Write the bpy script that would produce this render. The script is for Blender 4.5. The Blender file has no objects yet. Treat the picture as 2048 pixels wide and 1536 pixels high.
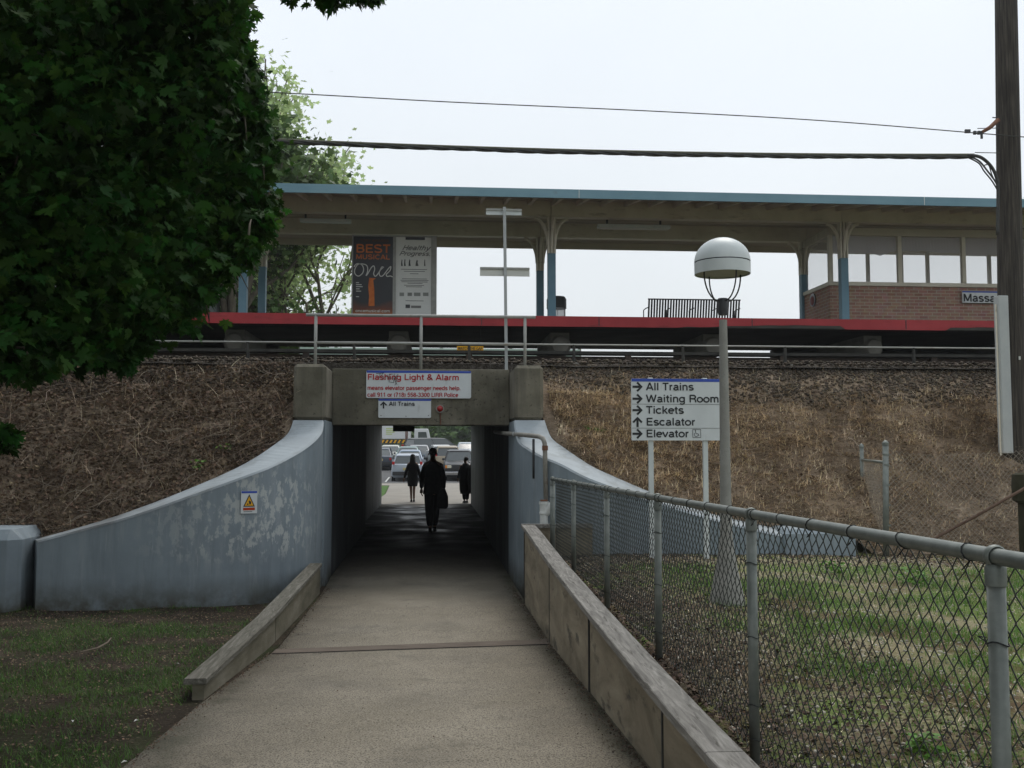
import bpy, math, random
import numpy as np
from mathutils import Vector, Matrix, Euler
R = math.radians
random.seed(7); rng = np.random.default_rng(11)
S = bpy.context.scene

# ------------------------------------------------------------------ camera, world, light, exposure
YAW, PIT, FPX, CZ = R(4.62), R(3.9), 1991.1, 1.8
cam_d = bpy.data.cameras.new('camera'); cam_d.sensor_width = 36; cam_d.lens = 35.0
cam_d.clip_start = 0.05; cam_d.clip_end = 3000
cam = bpy.data.objects.new('camera', cam_d); S.collection.objects.link(cam)
cam.location = (0, 0, CZ); cam.rotation_euler = (R(90) + PIT, 0, -YAW)
S.camera = cam

W = bpy.data.worlds.new('World'); S.world = W; W.use_nodes = True
wn, wl = W.node_tree.nodes, W.node_tree.links
bg = wn['Background']
sky = wn.new('ShaderNodeTexSky'); sky.sky_type = 'NISHITA'; sky.sun_disc = False
SUN_EL, SUN_AZ = 58, 25      # high sun beyond the platform, slightly to the right, behind thick cloud
sky.sun_elevation = R(SUN_EL); sky.sun_rotation = R(SUN_AZ); sky.dust_density = 5; sky.air_density = 1.5
mix = wn.new('ShaderNodeMix'); mix.data_type = 'RGBA'; mix.inputs[0].default_value = 0.93
geo = wn.new('ShaderNodeTexCoord'); sep = wn.new('ShaderNodeSeparateXYZ'); ramp = wn.new('ShaderNodeValToRGB')
wl.new(geo.outputs['Generated'], sep.inputs[0]); wl.new(sep.outputs[2], ramp.inputs[0])
ramp.color_ramp.elements[0].position = 0.0; ramp.color_ramp.elements[0].color = (7.6, 8.0, 8.2, 1)
ramp.color_ramp.elements[1].position = 0.5; ramp.color_ramp.elements[1].color = (7.9, 8.5, 9.2, 1)
wl.new(sky.outputs[0], mix.inputs[6]); wl.new(ramp.outputs[0], mix.inputs[7])
cn_ = wn.new('ShaderNodeTexNoise'); cn_.inputs['Scale'].default_value = 2.2; cn_.inputs['Detail'].default_value = 5; wl.new(geo.outputs['Generated'], cn_.inputs[0])
cm_ = wn.new('ShaderNodeMapRange'); cm_.inputs[1].default_value = .3; cm_.inputs[2].default_value = .7; cm_.inputs[3].default_value = .955; cm_.inputs[4].default_value = 1.03; wl.new(cn_.outputs[0], cm_.inputs[0])
cs_ = wn.new('ShaderNodeVectorMath'); cs_.operation = 'SCALE'; wl.new(mix.outputs[2], cs_.inputs[0]); wl.new(cm_.outputs[0], cs_.inputs['Scale']); wl.new(cs_.outputs[0], bg.inputs[0]); bg.inputs[1].default_value = 0.118

sun_d = bpy.data.lights.new('sun', 'SUN'); sun_d.energy = 1.4; sun_d.angle = R(25); sun_d.color = (1, .96, .9)
sun = bpy.data.objects.new('sun', sun_d); S.collection.objects.link(sun)
# direction the light comes from: azimuth measured from +Y towards +X
dv = Vector((math.sin(R(SUN_AZ)) * math.cos(R(SUN_EL)), math.cos(R(SUN_AZ)) * math.cos(R(SUN_EL)), math.sin(R(SUN_EL))))
sun.rotation_euler = dv.to_track_quat('Z', 'Y').to_euler(); sun.location = (5, 5, 30)
S.view_settings.view_transform = 'Standard'; S.view_settings.look = 'None'
S.view_settings.exposure = 0.0; S.view_settings.gamma = 1
S.cycles.max_bounces = 8; S.cycles.diffuse_bounces = 4; S.cycles.transparent_max_bounces = 12

# ------------------------------------------------------------------ helpers
_f = Vector((math.sin(YAW) * math.cos(PIT), math.cos(YAW) * math.cos(PIT), math.sin(PIT)))
_r = Vector((math.cos(YAW), -math.sin(YAW), 0)); _u = _r.cross(_f)
def U(px, py, X=None, Y=None, Z=None):
    """a measured point of the photograph on the plane X=, Y= or Z= of the place"""
    d = _f + _r * ((px - 1024) / FPX) + _u * ((768 - py) / FPX)
    t = X / d.x if X is not None else (Y / d.y if Y is not None else (Z - CZ) / d.z)
    return Vector((d.x * t, d.y * t, CZ + d.z * t))

COL = S.collection
class MB:
    def __init__(s): s.v = []; s.f = []; s.mi = []; s.cur = 0
    def add(s, vs, fs):
        n = len(s.v); s.v += [tuple(v) for v in vs]; s.f += [tuple(i + n for i in f) for f in fs]; s.mi += [s.cur] * len(fs); return s
    def box(s, x0, x1, y0, y1, z0, z1):
        return s.add([(x0,y0,z0),(x1,y0,z0),(x1,y1,z0),(x0,y1,z0),(x0,y0,z1),(x1,y0,z1),(x1,y1,z1),(x0,y1,z1)],
                     [(0,3,2,1),(4,5,6,7),(0,1,5,4),(1,2,6,5),(2,3,7,6),(3,0,4,7)])
    def hexa(s, p): return s.add(p, [(0,3,2,1),(4,5,6,7),(0,1,5,4),(1,2,6,5),(2,3,7,6),(3,0,4,7)])
    def tube(s, pts, r, n=8, cap=True):
        pts = [Vector(p) for p in pts]; rs = r if isinstance(r, (list, tuple)) else [r] * len(pts)
        vs = []; prev = None
        for i, p in enumerate(pts):
            t = (pts[min(i + 1, len(pts) - 1)] - pts[max(i - 1, 0)]).normalized()
            if prev is None:
                a = Vector((0, 0, 1)) if abs(t.z) < .9 else Vector((1, 0, 0)); b = t.cross(a).normalized()
            else:
                b = (prev - t * prev.dot(t)).normalized()
            prev = b; c = t.cross(b)
            for k in range(n):
                an = 2 * math.pi * k / n; vs.append(p + (b * math.cos(an) + c * math.sin(an)) * rs[i])
        fs = []
        for i in range(len(pts) - 1):
            for k in range(n):
                fs.append((i*n+k, i*n+(k+1) % n, (i+1)*n+(k+1) % n, (i+1)*n+k))
        if cap: fs.append(tuple(range(n))[::-1]); fs.append(tuple((len(pts)-1)*n + k for k in range(n)))
        return s.add(vs, fs)
    def lathe(s, prof, c=(0,0,0), n=24, cap=True):
        vs = []; fs = []
        for (r, z) in prof:
            for k in range(n):
                an = 2*math.pi*k/n; vs.append((c[0]+r*math.cos(an), c[1]+r*math.sin(an), c[2]+z))
        m = len(prof)
        for i in range(m-1):
            for k in range(n): fs.append((i*n+k, i*n+(k+1)%n, (i+1)*n+(k+1)%n, (i+1)*n+k))
        if cap: fs.append(tuple(range(n))[::-1]); fs.append(tuple((m-1)*n+k for k in range(n)))
        return s.add(vs, fs)
    def loft(s, rings, closed=True, cap=True):
        n = len(rings[0]); vs = [p for r in rings for p in r]; fs = []
        for i in range(len(rings)-1):
            for k in range(n if closed else n-1):
                fs.append((i*n+k, i*n+(k+1)%n, (i+1)*n+(k+1)%n, (i+1)*n+k))
        if cap and closed: fs.append(tuple(range(n))[::-1]); fs.append(tuple((len(rings)-1)*n+k for k in range(n)))
        return s.add(vs, fs)
    def prism(s, poly, d0, d1, axis='y'):
        """polygon in the (x,z) plane pushed along y (or (x,y) along z)"""
        n = len(poly)
        if axis == 'y': vs = [(x, d0, z) for x, z in poly] + [(x, d1, z) for x, z in poly]
        elif axis == 'x': vs = [(d0, x, z) for x, z in poly] + [(d1, x, z) for x, z in poly]
        else: vs = [(x, z, d0) for x, z in poly] + [(x, z, d1) for x, z in poly]
        fs = [tuple(range(n)), tuple(range(2*n-1, n-1, -1))] + [(k, k+n, (k+1)%n+n, (k+1)%n) for k in range(n)]
        return s.add(vs, fs)
    def build(s, name, mats, parent=None, bevel=0, smooth=False, seg=2):
        me = bpy.data.meshes.new(name)
        off = Vector(parent_world(parent)) if parent is not None else Vector((0,0,0))
        me.from_pydata([tuple(Vector(v) - off) for v in s.v], [], s.f)
        mats = mats if isinstance(mats, (list, tuple)) else [mats]
        for m in mats: me.materials.append(m)
        if len(mats) > 1: me.polygons.foreach_set('material_index', s.mi)
        me.update()
        import bmesh
        bm = bmesh.new(); bm.from_mesh(me); bmesh.ops.recalc_face_normals(bm, faces=bm.faces); bm.to_mesh(me); bm.free()
        if smooth: me.polygons.foreach_set('use_smooth', [True] * len(me.polygons))
        o = bpy.data.objects.new(name, me); COL.objects.link(o)
        if parent is not None: o.parent = parent
        if smooth == 'auto':
            m = o.modifiers.new('edges', 'EDGE_SPLIT'); m.split_angle = R(40)
        if bevel:
            m = o.modifiers.new('bevel', 'BEVEL'); m.width = bevel; m.segments = seg; m.limit_method = 'ANGLE'; m.angle_limit = R(40)
        return o
def parent_world(p):
    v = Vector((0,0,0))
    while p is not None: v = v + Vector(p.location); p = p.parent
    return v
def np_obj(name, V, F, m, parent=None, smooth=False):
    V = np.asarray(V, dtype=np.float32).reshape(-1, 3); F = np.asarray(F, dtype=np.int32)
    k = F.shape[1]; me = bpy.data.meshes.new(name)
    if parent is not None: V = V - np.array(parent_world(parent), dtype=np.float32)
    me.vertices.add(len(V)); me.vertices.foreach_set('co', V.ravel())
    me.loops.add(F.size); me.loops.foreach_set('vertex_index', F.ravel())
    me.polygons.add(len(F)); me.polygons.foreach_set('loop_start', np.arange(len(F), dtype=np.int32) * k)
    me.polygons.foreach_set('loop_total', np.full(len(F), k, dtype=np.int32))
    if smooth: me.polygons.foreach_set('use_smooth', np.ones(len(F), dtype=bool))
    me.materials.append(m); me.update(calc_edges=True); me.validate()
    o = bpy.data.objects.new(name, me); COL.objects.link(o)
    if parent is not None: o.parent = parent
    return o
def tag(o, label=None, cat=None, group=None, kind=None):
    if label: o['label'] = label
    if cat: o['category'] = cat
    if group: o['group'] = group
    if kind: o['kind'] = kind
    return o
def thing(name, label, cat, loc=(0,0,0), group=None):
    o = bpy.data.objects.new(name, None); COL.objects.link(o); o.location = loc; o.empty_display_size = .2
    return tag(o, label, cat, group)
def copy_tree(o, parent=None):
    c = o.copy(); COL.objects.link(c)
    if parent is not None: c.parent = parent
    for ch in list(o.children): copy_tree(ch, c)
    return c
def hashn(ix, iy, seed=0):
    h = (ix.astype(np.int64) * 374761393 + iy.astype(np.int64) * 668265263 + seed * 974711) & 0xffffffff
    h = ((h ^ (h >> 13)) * 1274126177) & 0xffffffff
    return ((h ^ (h >> 16)) & 0xffff) / 65535.0
def noise(x, y, seed=0):
    x = np.asarray(x, float); y = np.asarray(y, float)
    ix, iy = np.floor(x), np.floor(y); fx, fy = x - ix, y - iy; fx = fx*fx*(3-2*fx); fy = fy*fy*(3-2*fy)
    a, b = hashn(ix, iy, seed), hashn(ix+1, iy, seed); c, d = hashn(ix, iy+1, seed), hashn(ix+1, iy+1, seed)
    return (a*(1-fx)+b*fx)*(1-fy) + (c*(1-fx)+d*fx)*fy
def fbm(x, y, seed=0, o=4):
    s = 0; a = .5
    for i in range(o): s = s + a * noise(np.asarray(x)*2**i, np.asarray(y)*2**i, seed+i); a *= .5
    return s / (1 - .5**o)

# ------------------------------------------------------------------ materials
MATS = {}
def mat(name, c1, c2=None, c3=None, scale=5, detail=6, rough=.8, bump=0, bscale=None, stretch=(1,1,1), spec=.3,
        metal=0, speck=None, speck_s=80, speck_t=.62, pos=(.35,.55,.7), island=0, trans=0, world=False, bdist=.01, dist=0):
    m = bpy.data.materials.new(name); m.use_nodes = True; nt = m.node_tree; N, L = nt.nodes, nt.links
    b = N['Principled BSDF']; b.inputs['Roughness'].default_value = rough; b.inputs['Metallic'].default_value = metal
    b.inputs['Specular IOR Level'].default_value = spec
    col = None
    if c2 is None:
        rgb = N.new('ShaderNodeRGB'); rgb.outputs[0].default_value = (*c1, 1); col = rgb.outputs[0]
    tc = N.new('ShaderNodeTexCoord'); mp = N.new('ShaderNodeMapping'); mp.inputs['Scale'].default_value = stretch
    L.new(tc.outputs['Object'], mp.inputs[0])
    if c2 is not None:
        nz = N.new('ShaderNodeTexNoise'); nz.inputs['Scale'].default_value = scale; nz.inputs['Detail'].default_value = detail
        nz.inputs['Roughness'].default_value = .62; nz.inputs['Distortion'].default_value = dist; L.new(mp.outputs[0], nz.inputs[0])
        cr = N.new('ShaderNodeValToRGB'); e = cr.color_ramp.elements
        e[0].position = pos[0]; e[0].color = (*c1, 1); e[1].position = pos[2] if c3 else pos[1] + .1; e[1].color = (*(c3 or c2), 1)
        if c3: n = e.new(pos[1]); n.color = (*c2, 1)
        L.new(nz.outputs[0], cr.inputs[0]); col = cr.outputs[0]
    if speck:
        n2 = N.new('ShaderNodeTexNoise'); n2.inputs['Scale'].default_value = speck_s; n2.inputs['Detail'].default_value = 3
        L.new(tc.outputs['Object'], n2.inputs[0])
        c2r = N.new('ShaderNodeValToRGB'); c2r.color_ramp.elements[0].position = speck_t; c2r.color_ramp.elements[1].position = speck_t + .08
        L.new(n2.outputs[0], c2r.inputs[0]); mx = N.new('ShaderNodeMix'); mx.data_type = 'RGBA'
        L.new(c2r.outputs[0], mx.inputs[0]); L.new(col, mx.inputs[6]); mx.inputs[7].default_value = (*speck, 1); col = mx.outputs[2]
    if island:
        g = N.new('ShaderNodeNewGeometry'); hs = N.new('ShaderNodeHueSaturation'); mr = N.new('ShaderNodeMapRange')
        mr.inputs[3].default_value = 1 - island; mr.inputs[4].default_value = 1 + island
        L.new(g.outputs['Random Per Island'], mr.inputs[0]); L.new(mr.outputs[0], hs.inputs['Value'])
        m2 = N.new('ShaderNodeMapRange'); m2.inputs[3].default_value = .5 - .03*island; m2.inputs[4].default_value = .5 + .05*island
        ma = N.new('ShaderNodeMath'); ma.operation = 'MULTIPLY'; ma.inputs[1].default_value = 7.31
        mf = N.new('ShaderNodeMath'); mf.operation = 'FRACT'; L.new(g.outputs['Random Per Island'], ma.inputs[0]); L.new(ma.outputs[0], mf.inputs[0])
        L.new(mf.outputs[0], m2.inputs[0]); L.new(m2.outputs[0], hs.inputs['Hue']); L.new(col, hs.inputs['Color']); col = hs.outputs[0]
    L.new(col, b.inputs['Base Color'])
    if bump:
        nb = N.new('ShaderNodeTexNoise'); nb.inputs['Scale'].default_value = bscale or scale*6; nb.inputs['Detail'].default_value = 5
        L.new(mp.outputs[0], nb.inputs[0]); bp = N.new('ShaderNodeBump'); bp.inputs['Strength'].default_value = bump; bp.inputs['Distance'].default_value = bdist
        L.new(nb.outputs[0], bp.inputs['Height']); L.new(bp.outputs[0], b.inputs['Normal'])
    if trans:
        out = N['Material Output']; t = N.new('ShaderNodeBsdfTranslucent'); ms = N.new('ShaderNodeMixShader'); ms.inputs[0].default_value = trans
        L.new(col, t.inputs[0]); L.new(b.outputs[0], ms.inputs[1]); L.new(t.outputs[0], ms.inputs[2]); L.new(ms.outputs[0], out.inputs[0])
    MATS[name] = m; return m
def layer(m, colr, scale, t0, t1, stretch=(1,1,1), amount=1.0, zramp=None, detail=8, xramp=None, seed=0, yramp=None):
    """lay patches of another colour (stain, scuff, peeled paint, painted shade) over a material"""
    N, L = m.node_tree.nodes, m.node_tree.links; b = N['Principled BSDF']; src = b.inputs['Base Color'].links[0].from_socket
    tc = N.new('ShaderNodeTexCoord'); mp = N.new('ShaderNodeMapping'); mp.inputs['Scale'].default_value = stretch; mp.inputs['Location'].default_value = (seed*3.1, seed*1.7, seed*.9)
    L.new(tc.outputs['Object'], mp.inputs[0]); nz = N.new('ShaderNodeTexNoise'); nz.inputs['Scale'].default_value = scale
    nz.inputs['Detail'].default_value = detail; nz.inputs['Roughness'].default_value = .65; L.new(mp.outputs[0], nz.inputs[0])
    mr = N.new('ShaderNodeMapRange'); mr.inputs[1].default_value = t0; mr.inputs[2].default_value = t1; mr.inputs[4].default_value = amount
    L.new(nz.outputs[0], mr.inputs[0]); fac = mr.outputs[0]
    for ax, rg in ((2, zramp), (0, xramp), (1, yramp)):
        if rg:
            sp = N.new('ShaderNodeSeparateXYZ'); L.new(tc.outputs['Object'], sp.inputs[0])
            for (a0, a1) in rg:
                m2 = N.new('ShaderNodeMapRange'); m2.inputs[1].default_value = a0; m2.inputs[2].default_value = a1; L.new(sp.outputs[ax], m2.inputs[0])
                mm = N.new('ShaderNodeMath'); mm.operation = 'MULTIPLY'; L.new(fac, mm.inputs[0]); L.new(m2.outputs[0], mm.inputs[1]); fac = mm.outputs[0]
    mx = N.new('ShaderNodeMix'); mx.data_type = 'RGBA'; L.new(fac, mx.inputs[0]); L.new(src, mx.inputs[6]); mx.inputs[7].default_value = (*colr, 1)
    L.new(mx.outputs[2], b.inputs['Base Color']); return m

M_path = mat('path_concrete', (.23,.20,.148), (.278,.243,.186), (.32,.283,.22), scale=1.3, speck=(.09,.078,.06), speck_s=105, speck_t=.50, bump=.35, bscale=120, rough=.85, bdist=.004)
layer(M_path, (.34,.32,.27), 150, .66, .74, amount=.7); layer(M_path, (.075,.068,.058), .9, .52, .72, amount=.4)
layer(M_path, (.10,.09,.07), 3.2, .56, .68, amount=.5, seed=3); layer(M_path, (.12,.105,.085), 15, .66, .69, amount=.5, seed=12); layer(M_path, (.030,.029,.026), 1.6, .12, .42, stretch=(1,1,1), amount=.92, yramp=[(13.9,18.5)]); layer(M_path, (.34,.31,.26), 85, .56, .62, amount=.6, seed=8); layer(M_path, (.06,.065,.03), 2.2, .35, .6, amount=.7, xramp=[(.93,1.08)]); layer(M_path, (.06,.062,.035), 2.2, .40, .6, amount=.6, xramp=[(-1.27,-1.40)])  # dark tint growing into the tunnel: damp, with the tunnel's shade painted in
def damp_path():     # the damp floor inside is smoother: it shines in patches
    N, L = M_path.node_tree.nodes, M_path.node_tree.links; b = N['Principled BSDF']
    tc = N.new('ShaderNodeTexCoord'); sp = N.new('ShaderNodeSeparateXYZ'); L.new(tc.outputs['Object'], sp.inputs[0])
    m1 = N.new('ShaderNodeMapRange'); m1.inputs[1].default_value = 15; m1.inputs[2].default_value = 22; L.new(sp.outputs[1], m1.inputs[0])
    nz = N.new('ShaderNodeTexNoise'); nz.inputs['Scale'].default_value = 1.1; nz.inputs['Detail'].default_value = 4; L.new(tc.outputs['Object'], nz.inputs[0])
    m2 = N.new('ShaderNodeMapRange'); m2.inputs[1].default_value = .38; m2.inputs[2].default_value = .62; L.new(nz.outputs[0], m2.inputs[0])
    mm = N.new('ShaderNodeMath'); mm.operation = 'MULTIPLY'; L.new(m1.outputs[0], mm.inputs[0]); L.new(m2.outputs[0], mm.inputs[1])
    m3 = N.new('ShaderNodeMapRange'); m3.inputs[3].default_value = .88; m3.inputs[4].default_value = .36; L.new(mm.outputs[0], m3.inputs[0]); L.new(m3.outputs[0], b.inputs['Roughness'])
damp_path()
M_tfloor = mat('tunnel_floor', (.022,.021,.019), (.040,.038,.034), (.062,.058,.051), scale=1.6, stretch=(.5,1.2,1), bump=.25, bscale=7, rough=.33, spec=.5)
M_plaza = mat('plaza_concrete', (.27,.25,.22), (.33,.30,.26), scale=.8, rough=.85)
M_conc = mat('portal_concrete', (.10,.092,.066), (.165,.15,.112), (.215,.195,.15), scale=1.6, speck=(.07,.062,.045), speck_s=24, speck_t=.62, bump=.3, bscale=40, rough=.9)
layer(M_conc, (.05,.048,.04), 2.2, .5, .72, stretch=(2.2,2.2,.25), amount=.6)
M_blue = mat('painted_wall', (.185,.222,.246), (.222,.266,.292), (.255,.30,.327), scale=.9, bump=.12, bscale=60, rough=.6, spec=.4)
layer(M_blue, (.12,.14,.15), 2.5, .50, .75, stretch=(2.5,2.5,.22), amount=.55)
layer(M_blue, (.30,.33,.34), 3.0, .54, .66, stretch=(3,3,.45), amount=.45, seed=1)
layer(M_blue, (.46,.48,.46), 8.5, .505, .57, stretch=(1.4,1.4,.75), amount=.72, zramp=[(.45,.65),(1.75,1.4)], xramp=[(-3.5,-2.3),(-1.40,-1.7)], seed=5)
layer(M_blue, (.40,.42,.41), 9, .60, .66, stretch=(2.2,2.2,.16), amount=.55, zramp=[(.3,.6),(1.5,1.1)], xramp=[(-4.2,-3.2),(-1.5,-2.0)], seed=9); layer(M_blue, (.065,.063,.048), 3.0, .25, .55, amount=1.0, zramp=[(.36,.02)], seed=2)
M_coping = mat('coping_paint', (.30,.335,.355), (.37,.41,.43), scale=2, bump=.1, bscale=60, rough=.6, spec=.4)
layer(M_coping, (.18,.19,.18), 3.4, .52, .7, amount=.6); layer(M_coping, (.10,.10,.095), 1.5, .35, .65, amount=.85, xramp=[(-2.2,-3.6)])  # second layer: grime and shade painted in, darker towards the left end
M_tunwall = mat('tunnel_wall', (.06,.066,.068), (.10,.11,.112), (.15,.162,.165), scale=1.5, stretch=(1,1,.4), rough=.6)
M_tunwall1 = mat('tunnel_wall_shaded', (.022,.025,.026), (.045,.05,.051), (.085,.092,.094), scale=1.7, stretch=(1,1,.35), rough=.7)  # darker copy of the tunnel wall, inner shade put into the colour
M_wood = mat('grey_timber', (.15,.14,.125), (.25,.235,.21), (.34,.32,.29), scale=2.2, stretch=(9,.9,9), detail=9, dist=1.8, bump=.5, bscale=7, rough=.9)
layer(M_wood, (.07,.062,.05), 7, .58, .66, stretch=(6,.7,6), amount=.8)
M_ply = mat('weathered_board', (.15,.125,.085), (.24,.20,.14), (.31,.265,.19), scale=1.7, stretch=(1,.7,2.2), detail=8, dist=.8, bump=.4, bscale=10, rough=.9)
layer(M_ply, (.06,.052,.04), 5, .57, .66, stretch=(1,.5,1.4), amount=.8); layer(M_ply, (.30,.27,.20), 2, .56, .7, amount=.4, seed=4)
M_steel = mat('galvanised', (.14,.155,.138), (.20,.215,.192), scale=14, rough=.45, metal=.35, spec=.5, bump=.05)
M_steel2 = mat('painted_steel', (.27,.275,.255), (.35,.35,.32), scale=8, rough=.55, metal=.1)
layer(M_steel2, (.16,.09,.05), 9, .62, .7, amount=.6)
M_wire = mat('fence_wire', (.045,.05,.045), (.075,.08,.07), scale=30, rough=.55, metal=.3)
M_tie = mat('tie_wire', (.02,.022,.022), rough=.6, metal=.3)
M_lamp = mat('lamp_white', (.52,.56,.55), (.60,.63,.62), scale=3, rough=.42, spec=.5)
M_lens = mat('lamp_lens', (.30,.31,.24), (.36,.37,.30), scale=5, rough=.5)
M_dkm = mat('dark_metal', (.03,.032,.034), (.055,.056,.058), scale=10, rough=.55)
M_lpole = mat('concrete_pole', (.23,.225,.20), (.29,.285,.255), scale=6, speck=(.16,.155,.14), speck_s=120, rough=.75, bump=.2)
M_white = mat('sign_white', (.56,.59,.59), (.63,.66,.66), scale=2.5, rough=.35, spec=.5)
layer(M_white, (.30,.30,.28), 4, .60, .75, stretch=(2,2,.5), amount=.4)
M_signback = mat('sign_back', (.56,.57,.52), (.63,.63,.58), scale=3, rough=.6)
M_sblue = mat('sign_blue', (.015,.06,.38), rough=.4, spec=.5)
M_sred = mat('sign_red', (.40,.012,.018), rough=.5)
M_sblk = mat('sign_black', (.02,.022,.024), rough=.5)
M_marker = mat('marker_ink', (.02,.02,.02), rough=.5)
M_redlens = mat('red_lens', (.30,.012,.012), rough=.2, spec=.6)
M_redpaint = mat('platform_red', (.30,.028,.032), (.38,.042,.046), scale=1.2, rough=.6)
layer(M_redpaint, (.10,.02,.02), 2.4, .56, .7, stretch=(.6,1,3), amount=.6)
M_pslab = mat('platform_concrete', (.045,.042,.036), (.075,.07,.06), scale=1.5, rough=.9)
M_pier = mat('pier_concrete', (.20,.19,.165), (.30,.285,.25), scale=2, rough=.9)
M_cream = mat('cream_paint', (.60,.56,.46), (.70,.66,.55), (.74,.70,.60), scale=1.2, rough=.6)
layer(M_cream, (.16,.12,.08), 2.5, .58, .72, stretch=(.8,1,3), amount=.5)
M_deck = mat('roof_deck', (.48,.44,.36), (.60,.56,.46), scale=1.0, stretch=(.4,8,1), rough=.8)
M_teal = mat('fascia_blue', (.14,.25,.30), (.185,.31,.365), scale=.7, rough=.6)
layer(M_teal, (.22,.34,.37), 1.4, .5, .7, stretch=(.5,1,5), amount=.5); layer(M_teal, (.15,.14,.09), 1.5, .6, .68, amount=.6)
M_colblue = mat('column_blue', (.12,.225,.29), (.155,.27,.335), scale=2, rough=.55)
M_rail = mat('rail_steel', (.04,.03,.025), (.08,.055,.04), scale=4, rough=.7)
M_cover = mat('cover_board', (.03,.03,.027), (.055,.052,.045), scale=3, rough=.8)
M_mint = mat('mint_panel', (.66,.84,.70), (.70,.88,.75), scale=1, rough=.6)
M_yellow = mat('sign_yellow', (.75,.38,.01), rough=.5)
M_bark = mat('bark', (.07,.06,.045), (.13,.115,.085), (.18,.16,.12), scale=3, stretch=(3,3,.5), bump=.6, bscale=12, rough=.95)
M_polewood = mat('creosote_pole', (.022,.019,.016), (.055,.047,.038), (.09,.078,.064), scale=9, stretch=(5,5,.22), detail=9, bump=.8, bscale=12, rough=.85)
M_cable = mat('cable_black', (.035,.035,.033), (.06,.06,.055), scale=20, rough=.6)
M_conduit = mat('conduit_grey', (.36,.38,.38), (.42,.44,.43), scale=3, rough=.5)
M_rust = mat('rust', (.12,.05,.03), (.20,.10,.06), scale=14, rough=.8)
M_pipe = mat('pipe_paint', (.20,.19,.165), (.30,.285,.25), scale=9, rough=.5); layer(M_pipe, (.14,.07,.045), 6, .60, .68, amount=.7)
M_pvc = mat('pvc', (.55,.56,.53), (.62,.63,.60), scale=5, rough=.35)
M_leaf = mat('maple_leaf', (.014,.040,.006), (.032,.085,.012), scale=1.2, rough=.65, spec=.15, island=.6, trans=.40)
M_leafpale = mat('pale_leaf', (.32,.43,.18), (.46,.56,.27), scale=.5, rough=.6, island=.3, trans=.6)
M_leafdark = mat('dark_leaf', (.045,.085,.022), (.09,.15,.04), scale=.6, rough=.6, island=.3, trans=.25)
M_black = mat('black_cloth', (.008,.008,.009), (.014,.014,.015), scale=12, rough=.9)
M_dark2 = mat('dark_trousers', (.010,.010,.012), rough=.9)
M_skin = mat('skin', (.20,.12,.085), rough=.6)
M_hair = mat('dark_hair', (.012,.009,.007), rough=.6)
M_soil = mat('soil', (.022,.017,.012), (.040,.031,.022), (.066,.052,.037), scale=2.3, bump=.9, bscale=30, rough=1, spec=.1, speck=(.16,.13,.095), speck_s=45, speck_t=.63, bdist=.03)
layer(M_soil, (.028,.046,.014), 1.1, .48, .64, amount=.6)
M_lawn = mat('dry_lawn', (.16,.135,.075), (.22,.19,.11), (.28,.245,.16), scale=1.4, bump=.9, bscale=30, rough=1, spec=.1, speck=(.38,.34,.27), speck_s=38, speck_t=.61, bdist=.03)
layer(M_lawn, (.045,.032,.024), 1.4, .2, .5, amount=.9, xramp=[(2.4,1.6)]); layer(M_lawn, (.11,.17,.035), 1.3, .48, .58, amount=.75); layer(M_lawn, (.085,.048,.030), .9, .52, .6, amount=.8, seed=6)
M_bank = mat('bank_soil', (.14,.105,.074), (.26,.20,.143), (.43,.34,.25), scale=2.2, bump=1, bscale=24, rough=1, spec=.1, speck=(.26,.20,.14), speck_s=40, speck_t=.6, bdist=.04)
M_ballast = mat('ballast', (.04,.034,.028), (.075,.066,.055), (.12,.105,.09), scale=14, bump=1, bscale=30, rough=1, spec=.15, bdist=.05)
M_stone = mat('stone', (.055,.043,.032), (.12,.095,.072), scale=2, rough=.95, island=.5)
M_straw = mat('straw', (.56,.44,.305), (.84,.70,.51), scale=1.2, rough=.9, island=.55)
M_straw2 = mat('dead_stems', (.13,.10,.075), (.42,.33,.25), scale=1.2, rough=.9, island=.6)
M_grass2 = mat('grass_shade', (.045,.105,.016), (.09,.175,.028), scale=1.5, rough=.6, island=.45, trans=.25)  # darker copy of the grass, the tree's shade put into its colour
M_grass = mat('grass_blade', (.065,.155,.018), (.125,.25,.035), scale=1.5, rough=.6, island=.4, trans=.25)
M_litter = mat('dead_leaf', (.10,.065,.042), (.20,.14,.095), scale=2, rough=.9, island=.6)
M_asph = mat('asphalt', (.09,.09,.09), (.12,.12,.118), scale=1.5, speck=(.17,.17,.165), speck_s=60, rough=.9)
M_far = mat('ground_green', (.06,.09,.03), (.10,.12,.05), scale=.3, rough=1)
M_tyre = mat('tyre', (.015,.015,.015), rough=.85)
M_rim = mat('wheel_rim', (.4,.4,.4), rough=.35, metal=.7)
M_cglass = mat('car_glass', (.045,.055,.055), rough=.08, spec=.9)
M_taill = mat('tail_lens', (.5,.02,.02), rough=.2)
M_amber = mat('amber_lens', (.75,.25,.03), rough=.2)
M_headl = mat('head_lens', (.65,.62,.5), rough=.15)
M_bump = mat('bumper_dark', (.04,.04,.042), rough=.6)
M_chrome = mat('chrome', (.6,.6,.6), rough=.15, metal=1)
M_plate = mat('number_plate', (.55,.45,.2), rough=.5)
M_orange = mat('poster_orange', (.50,.12,.02), (.62,.18,.035), scale=12, rough=.5)
M_pdark = mat('poster_dark', (.016,.018,.022), rough=.35, spec=.5)
M_ppale = mat('poster_pale', (.64,.65,.62), (.70,.71,.67), scale=2, rough=.4)
M_pgrey = mat('poster_grey', (.10,.10,.095), rough=.6)
M_plgrey = mat('poster_light', (.62,.62,.58), rough=.5)

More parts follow.
